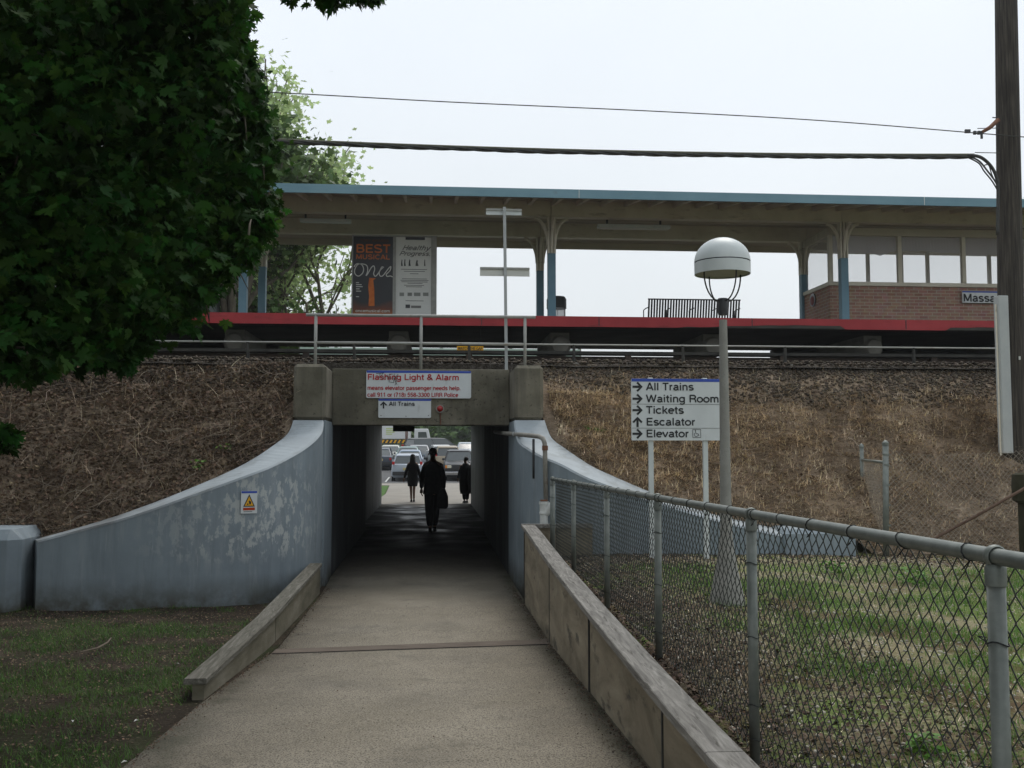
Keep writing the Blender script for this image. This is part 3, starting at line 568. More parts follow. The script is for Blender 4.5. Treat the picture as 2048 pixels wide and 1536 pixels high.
# dark box sign hanging from the tunnel ceiling near the far end
a, b = U(786, 850, Y=27), U(829, 863, Y=27)
hs = thing('hanging_sign', 'dark box sign hanging from the ceiling inside the underpass', 'sign', ((a.x+b.x)/2, 27, b.z))
MB().box(a.x, b.x, 26.95, 27.05, b.z, b.z+.22).build('panel', M_dkm, hs)
mb = MB(); mb.tube([(a.x+.1, 27, b.z+.21), (a.x+.1, 27, 2.66)], .012); mb.build('hanger', M_dkm, hs); MB().tube([(b.x-.1, 27, b.z+.21), (b.x-.1, 27, 2.66)], .012).build('hanger', M_dkm, hs)

# warning plate on the left wing wall, follows the wall face
pa, pb = U(491, 1027, Y=12.08), U(524, 1027, Y=12.2)
P = catmull(inL, 20); pl = min(P, key=lambda v: abs((v.x*1991/v.y) - (491-863)*1.0)); pr = min(P, key=lambda v: abs((v.x*1991/v.y) - (524-863)*1.0))
rv = Vector((pr.x-pl.x, pr.y-pl.y, 0)); wv = rv.length; rv.normalize(); nn = rv.cross(Vector((0,0,1)))
zb, zt = U(507, 1027, Y=pl.y).z, U(507, 982, Y=pl.y).z
ws = thing('warning_sign', 'small white warning sign with yellow triangle on the peeling blue wall', 'sign', (pl.x, pl.y, zb))
og = Vector((pl.x, pl.y, zb)) + nn*.012; hh = zt - zb
mb = MB(); n0 = len(mb.v)
cs = [og, og+rv*wv, og+rv*wv+Vector((0,0,hh)), og+Vector((0,0,hh))]; mb.hexa([tuple(c) for c in cs] + [tuple(c+nn*.006) for c in cs]); mb.build('panel', M_white, ws)
o2 = og + nn*.006
flat([(.004,hh*.9),(wv-.004,hh*.9),(wv-.004,hh-.002),(.004,hh-.002)], o2, rv, UZ, M_sblue, ws, 'blue_band')
flat([(wv*.14,hh*.30),(wv*.86,hh*.30),(wv*.5,hh*.86)], o2, rv, UZ, M_sblk, ws, 'triangle', .002)
flat([(wv*.23,hh*.345),(wv*.77,hh*.345),(wv*.5,hh*.76)], o2, rv, UZ, M_yellow, ws, 'triangle', .003)
flat([(wv*.36,hh*.38),(wv*.46,hh*.38),(wv*.45,hh*.45),(wv*.38,hh*.44)], o2, rv, UZ, M_sblk, ws, 'symbol', .004)
flat([(wv*.52,hh*.40),(wv*.60,hh*.40),(wv*.63,hh*.52),(wv*.50,hh*.58),(wv*.47,hh*.53)], o2, rv, UZ, M_sblk, ws, 'symbol', .004)
flat([(wv*.14,hh*.14),(wv*.86,hh*.14),(wv*.86,hh*.26),(wv*.14,hh*.26)], o2, rv, UZ, mat('danger_red', (.42,.05,.015)), ws, 'red_bar', .002)
flat([(wv*.17,hh*.07),(wv*.7,hh*.07),(wv*.7,hh*.095),(wv*.17,hh*.095)], o2, rv, UZ, M_pgrey, ws, 'small_print', .002)

# ------------------------------------------------------------------ railing over the portal
rg = thing('portal_railing', 'pale two-rail pipe railing standing on top of the concrete portal', 'railing', (-.2, 14.8, 3.01))
zt = U(840, 632, Y=14.8).z; zm = U(840, 687, Y=14.8).z; xa = U(612, 632, Y=14.8).x; xb = U(1071, 632, Y=14.8).x
MB().tube([(xa, 14.8, zt), (xb, 14.8, zt)], .024, 10).build('top_rail', M_steel2, rg, smooth=True)
p0, p1 = U(631, 700, Y=14.8).x, U(1050, 700, Y=14.8).x
MB().tube([(p0, 14.8, zm), (p1, 14.8, zm)], .022, 10).build('middle_rail', M_steel2, rg, smooth=True)
for px in (631, 842, 1050): x = U(px, 700, Y=14.8).x; MB().tube([(x, 14.8, 2.99), (x, 14.8, zt-.01)], .024, 10).build('post', M_steel2, rg, smooth=True)
# sign post seen from behind
b0 = U(1013, 730, Y=14.88); t0 = U(1009, 414, Y=14.88)
sp = thing('sign_post', 'leaning steel post with two blank sign backs, rising from behind the portal railing', 'sign post', (b0.x, 14.9, 3.0))
mb = MB(); d = .022; mb.hexa([(b0.x-d, 14.87, 2.98), (b0.x+d, 14.87, 2.98), (b0.x+d, 14.91, 2.98), (b0.x-d, 14.91, 2.98), (t0.x-d, 14.87, t0.z), (t0.x+d, 14.87, t0.z), (t0.x+d, 14.91, t0.z), (t0.x-d, 14.91, t0.z)]); mb.build('post', M_conduit, sp)
for (x0, x1, y0, y1, mm) in ((972, 1043, 417, 431, M_lamp), (960, 1059, 534, 553, M_signback)):
    A, B = U(x0, y0, Y=14.93), U(x1, y1, Y=14.93); mb = MB(); mb.box(A.x, B.x, 14.92, 14.94, B.z, A.z); sb = mb.build('sign_back', mm, sp)
    MB().box(A.x, B.x, 14.905, 14.92, A.z-.035, A.z-.005).build('stiffener', M_steel2, sb)

# ------------------------------------------------------------------ pipe rail, guarded rail, running rails
pr_ = thing('pipe_rail', 'long low pipe rail on short posts along the near edge of the track', 'pipe rail', (0, 15.4, 3.15))
zz = lambda px: U(px, 686.5 + (px-180)*.0032, Y=15.45)
x0, x1 = U(-400, 685, Y=15.45), U(2600, 695, Y=15.45); zc = 3.48
MB().tube([(x0.x, 15.45, zc), (x1.x, 15.45, zc)], .014, 8).build('rail', M_steel2, pr_, smooth=True)
for px in (-150, 70, 285, 497, 710, 940, 1148, 1367, 1570, 1827, 2080):
    x = U(px, 700, Y=15.45).x; tt = random.uniform(-.02, .02)
    po = MB().tube([(x, 15.45, 3.14), (x+tt, 15.45, zc)], [.03, .022], 6).build('post', M_cover, pr_)
    MB().box(x-.07, x+.07, 15.30, 15.6, 3.1, 3.16 + random.uniform(0,.03)).build('block', M_pier, po, bevel=.008)
tr = thing('guarded_rail', 'dark electrified rail under a wooden cover board beside the track', 'rail', (0, 16.1, 3.2))
MB().box(-30, 30, 15.98, 16.24, 3.385, 3.435).build('cover_board', M_cover, tr)
MB().box(-30, 30, 16.08, 16.16, 3.24, 3.36).build('rail', M_rail, tr)
for x in np.arange(-15, 16, 2.6): MB().box(x-.05, x+.05, 16.0, 16.05, 3.12, 3.385).build('bracket', M_rail, tr)
def rail_prof(y): return [(y-.065, 3.27), (y+.065, 3.27), (y+.065, 3.285), (y+.01, 3.30), (y+.01, 3.375), (y+.035, 3.385), (y+.035, 3.41), (y-.035, 3.41), (y-.035, 3.385), (y-.01, 3.375), (y-.01, 3.30), (y-.065, 3.285)]
rr = []
for y, lb in ((16.95, 'brown running rail on sleepers, the one nearer the path'), (18.39, 'brown running rail on sleepers, the one nearer the platform')):
    o = MB().prism(rail_prof(y), -30, 30, 'x').build('running_rail', M_rail); tag(o, lb, 'rail', 'running rails of the near track')
mb = MB(); mb.box(-.12, .12, 16.4, 18.95, 3.13, 3.268); sl = mb.build('sleeper', M_polewood)
sl.location = (-14, 0, 0); tag(sl, 'dark timber sleeper half sunk in the ballast under the running rails', 'sleeper', 'sleepers of the near track')
for k in range(1, 44): c = sl.copy(); COL.objects.link(c); c.location = (-14 + k*.62, 0, 0)

# ================================================================== PLATFORM AND CANOPY
pf = thing('platform', 'raised station platform with a bright red edge above the tracks', 'platform', (3, 20, 3.15))
XL, XR = -13, 20
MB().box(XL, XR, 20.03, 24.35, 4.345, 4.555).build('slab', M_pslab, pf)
# red edge: paint worn away underneath towards the right
mb = MB(); xs = np.arange(XL, XR + .01, .12); zb = []
for x in xs:
    e = 0.0
    if x > 5.0: e = .07 * min(1, (x-5.0)/2.5)
    if 8.5 < x < 10.8: e = .0
    if x > 10.8: e = .05 + .03*noise(np.array(x*1.7), np.array(3.)).item()
    zb.append(4.345 + e + (.02*noise(np.array(x*4.0), np.array(1.)).item() if e else 0))
for i in range(len(xs)-1):
    mb.add([(xs[i],20,zb[i]),(xs[i+1],20,zb[i+1]),(xs[i+1],20,4.56),(xs[i],20,4.56),(xs[i],20.35,4.56),(xs[i+1],20.35,4.56),(xs[i],20.35,zb[i]),(xs[i+1],20.35,zb[i+1])], [(0,1,2,3),(3,2,5,4),(0,6,7,1)])
mb.build('red_edge', M_redpaint, pf)
mb = MB(); mb.box(XL, XR, 20.006, 20.03, 4.36, 4.50); mb.build('fascia', M_pslab, pf)
for px in (150, 470, 797, 1120, 1425, 1745, 2080):
    x = U(px, 668, Y=20.9).x
    mb = MB(); n = 20
    # cap beam along Y with a rounded nose and hammerhead taper down to the stem
    prof = [(20.75, .05), (20.8, .17), (20.95, .24), (21.2, .26), (23.2, .26)]
    mb.loft([[(x + r*math.cos(2*math.pi*k/n), y, 4.06 + r*math.sin(2*math.pi*k/n)) for k in range(n)] for y, r in prof])
    mb.lathe([(.30, 3.0), (.22, 3.3), (.20, 3.7), (.3, 3.95)], (x, 22.2, 0), 16)
    mb.box(x-.2, x+.2, 20.9, 23.6, 4.06, 4.33); mb.build('pier', M_pier, pf, smooth='auto')
xa = U(1548, 700, Y=24.0).x; xb = U(555, 700, Y=24.0).x
MB().box(xa, XR, 24.0, 24.3, 3.1, 4.33).build('support_wall', M_pslab, pf)
MB().box(XL, xb, 24.0, 24.3, 3.1, 4.33).build('support_wall', M_pslab, pf)
xa, xb = U(600, 700, Y=27.3).x, U(1160, 700, Y=27.3).x
mg = thing('mint_barrier', 'pale green low barrier beyond the platform, glimpsed under its slab', 'barrier', ((xa+xb)/2, 27.4, 3.13))
MB().box(xa, xb, 27.3, 27.36, 3.3, 4.64).build('panel', M_mint, mg)
for k in range(5): x = xa + (xb-xa)*k/4; MB().box(x-.04, x+.04, 27.36, 27.44, 3.1, 4.7).build('post', M_pier, mg)
a, b = U(914, 692, Y=19.96), U(967, 702.5, Y=19.96)
yg = thing('gap_sign', 'yellow gap warning strip with black letters hung under the platform edge', 'sign', ((a.x+b.x)/2, 20.0, b.z))
MB().box(a.x, b.x, 19.97, 20.0, b.z, a.z).build('panel', M_yellow, yg); text('WATCH THE GAP', (a.x+.02, 19.967, b.z+.025), RX, UZ, (b.x-a.x)-.04, (a.z-b.z)*.60, M_sblk, yg, bold=.0)
for x in (a.x+.06, b.x-.06): MB().box(x-.004, x+.004, 20.002, 20.010, b.z+.02, 4.346).build('hanger', M_tyre, yg)

# canopy
cn = thing('canopy', 'long station canopy with blue fascia, cream beams and splayed columns over the platform', 'canopy', (2.6, 21.5, 4.555))
CL, CR = -10.5, 19
zF0, zF1 = 6.918, 7.098
MB().box(CL, CR, 19.66, 19.70, zF0, zF1).build('fascia', M_teal, cn)
MB().box(CL, CR, 24.56, 24.60, zF0-.03, zF1).build('fascia', M_deck, cn)
mb = MB(); mb.prism([(19.702,7.03),(21.4,7.30),(23.7,7.30),(24.558,7.05),(24.558,7.095),(23.7,7.345),(21.4,7.345),(19.702,7.08)], CL, CR, 'x'); mb.build('roof_deck', M_deck, cn)
zbt, zbb = U(1100, 404, Y=21.4).z, U(1100, 433, Y=21.4).z
for y in (21.4, 23.5):
    mb = MB(); segs = [CL, -4.05, 2.59, 9.17, 15.8, CR]
    for i in range(5): mb.box(segs[i]+.006, segs[i+1]-.006, y, y+.2, zbb, 7.298)
    mb.build('beam', M_cream, cn)
for y in (22.15, 22.8): MB().box(CL, CR, y, y+.06, 7.20, 7.299).build('purlin', M_deck, cn)
def rafter_mesh():
    me = MB().hexa([(-.035, 19.705, 6.93), (.035, 19.705, 6.93), (.035, 21.398, 7.19), (-.035, 21.398, 7.19), (-.035, 19.705, 7.028), (.035, 19.705, 7.028), (.035, 21.398, 7.298), (-.035, 21.398, 7.298)])
    return me
r0 = rafter_mesh().build('rafter', M_cream, None); r0.parent = cn; r0.matrix_parent_inverse = Matrix.Identity(4); r0.location = Vector((CL+.3, 0, 0)) - Vector(cn.location)
for k in range(1, 55): c = r0.copy(); COL.objects.link(c); c.location = Vector((CL + .3 + k*.535, 0, 0)) - Vector(cn.location)
def column(px, Y, w=.17):
    x = U(px, 560, Y=Y).x
    c = MB().box(x-w/2, x+w/2, Y-.09, Y+.09, 4.555, 6.14).build('column', M_colblue, cn, bevel=.006)
    mb = MB(); mb.box(x-w/2-.004, x-w/2+.03, Y-.09, Y+.09, 6.141, zbb); mb.box(x+w/2-.03, x+w/2+.004, Y-.09, Y+.09, 6.141, zbb); mb.box(x-w/2, x+w/2, Y-.02, Y+.02, 6.141, zbb)
    mb.box(x-.02, x+.02, Y-.088, Y+.088, 6.141, zbb); mb.build('column_head', M_cream, c)
    for sg in (-1, 1):
        pts = []
        for k in range(9):
            t = k/8; pts.append((x + sg*(w/2 - .01 + .30*(1-math.cos(t*math.pi/2))), 6.35 + (zbb - 6.36)*math.sin(t*math.pi/2)))
        mb = MB(); rings = [[(q[0]-sg*.0, Y-.045, q[1]-.035), (q[0], Y+.045, q[1]-.035), (q[0]+sg*.045, Y+.045, q[1]-.07 if i > 6 else q[1]-.03), (q[0]+sg*.045, Y-.045, q[1]-.07 if i > 6 else q[1]-.03)] for i, q in enumerate(pts)]
        mb.tube([(q[0], Y, q[1]-.02) for q in pts], .038, 6); mb.build('bracket', M_cream, c)
    mb = MB(); mb.tube([(x, Y-.08, 6.3), (x, Y-.12, 6.55), (x, Y-.22, 6.75), (x, Y-.45, 6.88)], .035, 6); mb.build('bracket', M_cream, c)
for px, Y in ((487, 21.5), (1103, 21.5), (1687, 21.5), (2230, 21.5), (525, 23.6), (1080, 23.6), (1607, 23.6), (2140, 23.6)): column(px, Y)
lf = thing('strip_light', 'pale fluorescent strip light fixed under the canopy right of the middle columns', 'light fixture', (4.2, 21.0, 6.8))
a, b = U(1195, 436, Y=21.9), U(1340, 436, Y=21.9)
MB().box(a.x, b.x, 21.85, 22.0, 6.84, 6.92).build('housing', M_lamp, lf, bevel=.01); MB().box(a.x+.05, b.x-.05, 21.87, 21.98, 6.82, 6.84).build('tube_cover', M_plgrey, lf)
MB().box(a.x+.2, a.x+.24, 21.9, 21.94, 6.92, 7.30).build('hanger', M_dkm, lf)
MB().box(b.x-.24, b.x-.2, 21.9, 21.94, 6.92, 7.30).build('hanger', M_dkm, lf)
lf2 = thing('strip_light', 'fluorescent strip light fixed under the canopy to the left of the poster board', 'light fixture', (-2.6, 21.9, 6.8))
a, b = U(600, 428, Y=21.9), U(702, 428, Y=21.9)
MB().box(a.x, b.x, 21.85, 22.0, 6.84, 6.92).build('housing', M_lamp, lf2, bevel=.01); MB().box(a.x+.1, a.x+.14, 21.9, 21.94, 6.92, 7.30).build('hanger', M_dkm, lf2); MB().box(b.x-.14, b.x-.1, 21.9, 21.94, 6.92, 7.30).build('hanger', M_dkm, lf2)

for x in (-7.3, 2.95, 10.2, 17): MB().box(x-.006, x+.006, 19.652, 19.6595, zF0+.002, zF1-.002).build('seam', M_plgrey, cn)
for x in (-9.6, -4.75, -4.4, 1.0, 3.4, 6.6, 9.9, 13.2): MB().box(x-.008, x+.008, 19.992, 19.9995, 4.36, 4.555).build('seam', M_pdark, pf)
# poster board
PY = 22.0
def q2(px, py, d=0): v = U(px, py, Y=PY-.05); return Vector((v.x, PY-.05-d, v.z))
A, B = q2(704, 469), q2(873, 640)
pbd = thing('poster_board', 'double poster board in a pale metal frame standing on the platform', 'notice board', ((A.x+B.x)/2, PY, 4.555))
mb = MB(); mb.box(A.x, B.x, PY, PY+.1, 4.57, A.z); mb.build('back', M_steel2, pbd)
fr = MB()
for x0, x1, z0, z1 in ((A.x, B.x, A.z-.03, A.z), (A.x, A.x+.03, 4.56, A.z-.031), (B.x-.12, B.x, 4.56, A.z-.031), (q2(786,500).x, q2(792,500).x, 4.62, A.z-.031), (A.x+.031, B.x-.121, 4.56, 4.61)): fr.box(x0, x1, PY-.045, PY-.001, z0, z1)
fr.build('frame', M_steel2, pbd)
x0, x1 = A.x+.031, q2(786,500).x
dp = MB().box(x0, x1, PY-.02, PY-.002, 4.612, A.z-.032).build('dark_poster', M_poster, pbd)
x0b, x1b = q2(792,500).x, B.x-.121
lp = MB().box(x0b, x1b, PY-.02, PY-.002, 4.612, A.z-.032).build('pale_poster', M_ppale, pbd)
k = 22/FPX; py = PY-.022
def at(px, yy): v = U(px, yy, Y=py); return (v.x, py, v.z)
text('TONY AWARDS', at(721, 483), RX, UZ, 56*k, 5*k, mat('dull_orange', (.14,.045,.012)), dp, bold=.01)
text('BEST', at(712, 505), RX, UZ, 68*k, 17*k, M_orange, dp, bold=.03); text('MUSICAL', at(712, 518), RX, UZ, 67*k, 9.5*k, M_orange, dp, bold=.03)
sc = [(0,10),(3,15),(9,17),(16,14),(19,6),(17,-2),(10,-8),(4,-6),(1,0),(3,9),(9,16),(20,16),(26,12),(27,2),(24,-7),(28,-2),(34,9),(39,13),(41,6),(39,-3),(43,-8),(50,1),(55,11),(59,10)]
sc2 = [(59,11),(52,4),(50,-3),(53,-8),(58,-6),(64,2),(70,10),(73,12),(72,5),(67,-1),(64,-4),(66,-8),(72,-7),(77,-9)]
for ss in (sc, sc2): ribbon([(p.x*k, p.z*k) for p in catmull([(x,0,y) for x, y in ss], 4)], 1.9*k, at(708, 544), RX, UZ, M_plgrey, dp, 'script', 0.003)
text('onc' + 'emusical.com', at(711, 624), RX, UZ, 68*k, 5.6*k, M_plgrey, dp, bold=.02)
for i, (yy, w) in enumerate(((566,6),(570,11),(574,13),(578.5,7),(583,10),(594,6))): o_ = at(712, yy); flat([(0,0),(w*k,0),(w*k,1.6*k),(0,1.6*k)], o_, RX, UZ, M_plgrey, dp, 'small_print')
flat([(0,0),(12*k,0),(11*k,34*k),(9*k,52*k),(14*k,56*k),(1*k,57*k),(-1*k,40*k),(1*k,20*k)], at(737, 612), RX, UZ, M_orange, dp, 'print')
x = at(811, 479.5); flat([(0,0),(39*k,0),(39*k,8*k),(0,8*k)], x, RX, UZ, M_pdark, lp, 'header')
text('Healthy', at(804, 500), RX, UZ, 54*k, 10*k, M_pgrey, lp, bold=.01, shear=.35); text('Progress.', at(798, 511), RX, UZ, 62*k, 9*k, M_pgrey, lp, bold=.01, shear=.35)
for i, (x_, w, h, mm) in enumerate(((802,3.5,14,M_pdark),(808,3.5,15,M_pdark),(817,4.5,14,M_pdark),(831,6,13,M_pgrey),(848,3,14,M_pgrey))):
    flat([(0,0),(w*k,0),(w*.7*k,h*.55*k),(w*.8*k,h*.8*k),(w*.5*k,h*k),(w*.25*k,h*.8*k),(w*.1*k,h*.5*k)], at(x_, 532), RX, UZ, mm, lp, 'figure')
for (yy, xx, w) in ((539,802,52),(543,808,42),(548,820,17),(558,804,50),(561,801,56),(564,803,52),(567,815,30),(571,808,40),(574,812,32),(602,811,36)): flat([(0,0),(w*k,0),(w*k,1.1*k),(0,1.1*k)], at(xx, yy), RX, UZ, M_pgrey, lp, 'small_print')
for xx, w in ((799,9),(815,9),(828,13),(846,11)): flat([(0,0),(w*k,0),(w*k,7*k),(0,7*k)], at(xx, 592), RX, UZ, mat('poster_pale_grey', (.24,.25,.23)), lp, 'small_print')
flat([(0,0),(9*k,0),(9*k,7*k),(0,7*k)], at(811, 616), RX, UZ, M_pdark, lp, 'mark'); flat([(0,0),(20*k,0),(20*k,5*k),(0,5*k)], at(822, 616), RX, UZ, mat('poster_mid_grey', (.19,.19,.18)), lp, 'small_print')

# litter bin and bench
q = U(1113, 600, Y=23.2)
tb = thing('litter_bin', 'dark steel litter bin with clear liner bag, behind the middle blue column', 'litter bin', (q.x, 23.2, 4.555))
MB().lathe([(.235, .62), (.235, .84), (.21, .88), (.20, .90), (.19, .87)], (q.x, 23.2, 4.555), 24, cap=False).build('rim_band', M_dkm, tb, smooth='auto')
MB().lathe([(.17, .03), (.19, .3), (.215, .60), (.22, .64)], (q.x, 23.2, 4.555), 20).build('liner', M_bag, tb, smooth=True)
for k_ in range(6):
    an = k_*math.pi/3+.3; MB().tube([(q.x+.225*math.cos(an), 23.2+.225*math.sin(an), 4.556), (q.x+.225*math.cos(an), 23.2+.225*math.sin(an), 5.2)], .008, 6).build('bar', M_dkm, tb)
by = 23.3; a, b = U(1296, 598, Y=by), U(1481, 600, Y=by)
be = thing('platform_bench', 'black steel slatted bench on the platform, seen from behind', 'bench', ((a.x+b.x)/2, by, 4.555))
zt = a.z; L_ = b.x - a.x
mb = MB(); n = 34
for k_ in range(n):
    x = a.x + .03 + (L_-.06)*k_/(n-1); w = .021
    mb.hexa([(x-w,by+.10,zt-.46),(x+w,by+.10,zt-.46),(x+w,by+.11,zt-.46),(x-w,by+.11,zt-.46),(x-w,by,zt-.01),(x+w,by,zt-.01),(x+w,by+.01,zt-.01),(x-w,by+.01,zt-.01)])
mb.build('backrest', M_dkm, be)
mb = MB()
for k_ in range(n):
    x = a.x + .03 + (L_-.06)*k_/(n-1); w = .021; mb.box(x-w, x+w, by+.11, by+.55, zt-.462, zt-.452)
mb.build('seat', M_dkm, be)
MB().tube([(a.x, by, zt), (b.x, by, zt)], .016, 8).build('top_bar', M_dkm, be); MB().tube([(a.x, by+.1, zt-.46), (b.x, by+.1, zt-.46)], .014, 8).build('lower_bar', M_dkm, be)
for x in (a.x, a.x+L_*.25, a.x+L_*.5, a.x+L_*.75, b.x):
    MB().tube([(x, by+.1, zt-.46), (x, by+.1, 4.556)], .016, 8).build('leg', M_dkm, be)
    MB().tube([(x, by+.05, zt-.2), (x, by+.3, zt-.19), (x, by+.5, zt-.2), (x, by+.52, zt-.46)], .013, 8).build('armrest', M_dkm, be)

# waiting shelter
yf, yk = 21.95, 23.75
x0 = U(1660, 600, Y=yf).x
sh = thing('waiting_shelter', 'brick waiting shelter with hazy windows under the right end of the canopy', 'shelter', (x0+2, yf, 4.555))
zs = U(1800, 573, Y=yf).z
mb = MB(); mb.box(x0, x0+7, yf, yf+.12, 4.556, zs); mb.box(x0, x0+.12, yf+.12, yk, 4.556, zs); mb.box(x0+.12, x0+7, yk-.12, yk, 4.556, zs); mb.build('brick_base', M_brick, sh)
zs2 = zs + .09; zt = U(1800, 485, Y=yf).z + .15
mb = MB(); mb.box(x0-.03, x0+7, yf-.04, yf+.14, zs+.001, zs2); mb.box(x0-.03, x0+.14, yf+.14, yk+.03, zs+.001, zs2); mb.box(x0+.14, x0+7, yk-.14, yk+.03, zs+.001, zs2); mb.build('sill', M_cream, sh, bevel=.004)
MB().box(x0-.02, x0+7, yf-.02, yf+.12, zt, 6.95).build('head_rail', M_deck, sh); MB().box(x0-.02, x0+.12, yf+.12, yk, zt, 6.95).build('head_rail', M_deck, sh); MB().box(x0+.12, x0+7, yk-.12, yk, zt, 6.95).build('head_rail', M_deck, sh)
mul = [x0+.04] + [U(p, 530, Y=yf).x for p in (1800, 1928, 2060, 2190)]
for x in mul:
    MB().box(x-.045, x+.045, yf-.01, yf+.09, zs2, zt).build('mullion', M_cream, sh)
for x in mul[1:]: MB().box(x-.7, x-.62, yk-.1, yk-.03, zs2, zt).build('mullion', M_deck, sh); MB().box(x-.02, x+.06, yk-.1, yk-.03, zs2, zt).build('mullion', M_deck, sh)
MB().box(x0-.005, x0+.09, yk-.09, yk, zs2, zt).build('mullion', M_cream, sh)
for i in range(len(mul)-1): 
    MB().add([(mul[i]+.045, yf+.04, zs2), (mul[i+1]-.045, yf+.04, zs2), (mul[i+1]-.045, yf+.04, zt), (mul[i]+.045, yf+.04, zt)], [(0,1,2,3)]).build('window', M_pane, sh)
    MB().add([(mul[i]+.045, yk-.06, zs2), (mul[i+1]-.045, yk-.06, zs2), (mul[i+1]-.045, yk-.06, zt), (mul[i]+.045, yk-.06, zt)], [(0,1,2,3)]).build('window', M_pane, sh)
MB().add([(x0+.04, yf+.09, zs2), (x0+.04, yk-.09, zs2), (x0+.04, yk-.09, zt), (x0+.04, yf+.09, zt)], [(0,1,2,3)]).build('window', M_pane, sh)
# sagging sheeting behind the top of the glass
mb = MB(); M_sag = sheet_mat('sheeting', (.62,.60,.64), .72, .6)
nx = 90; vs = []; xa_, xb_ = x0+.06, mul[-1]
for i in range(nx+1):
    x = xa_ + (xb_-xa_)*i/nx; sag = .34 + .04*math.sin(x*2.1) + .10*max(0, 1-abs(x-mul[1]+.42)/.22) + .03*noise(np.array(x*6.), np.array(2.)).item()
    vs += [(x, yf+.10+.02*math.sin(x*9), zt), (x, yf+.11+.03*math.sin(x*7), zt-sag)]
mb.add(vs, [(2*i, 2*i+2, 2*i+3, 2*i+1) for i in range(nx)]); mb.build('sheeting', M_sag, sh)
# round plate on the brick end and the station name
q = U(1627, 600, X=x0)
ep = thing('round_plate', 'small dark red and blue plate on the brick end wall of the shelter', 'plate', (x0-.02, q.y, q.z))
MB().tube([(x0-.001, q.y, q.z), (x0-.03, q.y, q.z)], .16, 20).build('disc', M_pdark, ep); MB().tube([(x0-.031, q.y, q.z-.02), (x0-.036, q.y, q.z-.02)], .11, 20).build('emblem', mat('plate_red', (.18,.03,.03)), ep)
A, B = U(1924, 582, Y=yf-.06), U(2048, 607, Y=yf-.06)
ns = thing('station_sign', 'white station name sign with blue band on the brick shelter, part hidden by the pole', 'sign', (B.x, yf-.05, B.z))
MB().box(A.x, A.x+2.6, yf-.075, yf-.042, B.z, A.z).build('panel', M_white, ns); MB().box(A.x, A.x+2.6, yf-.078, yf-.075, A.z-.035, A.z-.002).build('blue_band', M_sblue, ns)
v = U(1927, 603, Y=yf-.08); text('Massapequa', (v.x, yf-.08, v.z), RX, UZ, 138*22/FPX, 16.5*22/FPX, M_sblk, ns, bold=.03)
# low brick house behind the maple
a = U(398, 570, Y=30); hb = thing('brick_hut', 'small grey-brown clad hut half hidden behind the dark maple', 'building', (a.x-2, 30, 3.1))
MB().box(a.x-4, a.x, 30, 33, 3.0, U(398, 566, Y=30).z).build('wall', M_tunwall, hb)
zz_ = U(398, 566, Y=30).z; MB().hexa([(a.x-4.2,29.8,zz_),(a.x+.1,29.8,zz_),(a.x+.1,33.2,zz_),(a.x-4.2,33.2,zz_),(a.x-4.2,29.8,zz_+1.3),(a.x-1.2,29.8,zz_+1.3),(a.x-1.2,33.2,zz_+1.3),(a.x-4.2,33.2,zz_+1.3)]).build('roof', M_deck, hb)

# ================================================================== TIMBER WALLS
rw = thing('timber_wall', 'tall weathered board retaining wall with grey plank cap, right of the path', 'retaining wall', (1.15, 5, 0))
def strip_wall(parent, pts_in, top, base, thick, sgn, capw, over, yj, matp, capt=.045):
    pass
js = [-5.6, -3.2, -.9, 1.2, 2.9, 4.80, 7.05, 9.40, 11.95]
for j0, j1 in zip(js[:-1], js[1:]):
    off = random.uniform(-.006, .006)
    p = []
    for y in (j0+.012, j1-.012):
        p += []
    a0, a1 = j0+.012, j1-.012
    mb = MB(); mb.hexa([(1.115+off,a0,PZ(a0)-.25),(1.16,a0,PZ(a0)-.25),(1.16,a1,PZ(a1)-.25),(1.115+off,a1,PZ(a1)-.25),(1.115+off,a0,CAPZ(a0)-.045),(1.16,a0,CAPZ(a0)-.045),(1.16,a1,CAPZ(a1)-.045),(1.115+off,a1,CAPZ(a1)-.045)])
    mb.build('board', M_ply, rw, bevel=.004)
    MB().box(1.107, 1.2, j1-.011, j1+.011, PZ(j1)-.2, CAPZ(j1)-.047).build('joint_strip', M_cover, rw)
for j0, j1 in ((-5.6, -.6), (-.6, 3.95), (3.95, 8.2), (8.2, 11.96)):
    mb = MB(); rr = []
    for y in np.linspace(j0+.004, j1-.004, 8): z = CAPZ(y); rr.append([(1.085,y,z-.044),(1.245,y,z-.044),(1.245,y,z-.004),(1.24,y,z),(1.09,y,z),(1.085,y,z-.004)])
    mb.loft(rr); mb.build('cap', M_wood, rw)
mb = MB(); mb.box(1.085, 1.95, 12.0, 12.1, .886, .931); mb.build('cap', M_wood, rw); MB().box(1.12, 1.95, 12.02, 12.07, 0, .886).build('board', M_ply, rw)
lw = thing('timber_kerb', 'low mossy timber edging wall left of the path, joined from two planks', 'retaining wall', (-1.5, 10, 0))
zA = U(418, 1357, Y=7.1).z; zB = U(641, 1126, Y=13.0).z
LX = lambda Y: float(np.interp(Y, [7.1, 9.3, 13.0], [-1.53, -1.43, -1.385])); LZ = lambda Y: zA + (zB-zA)*(Y-7.1)/5.9
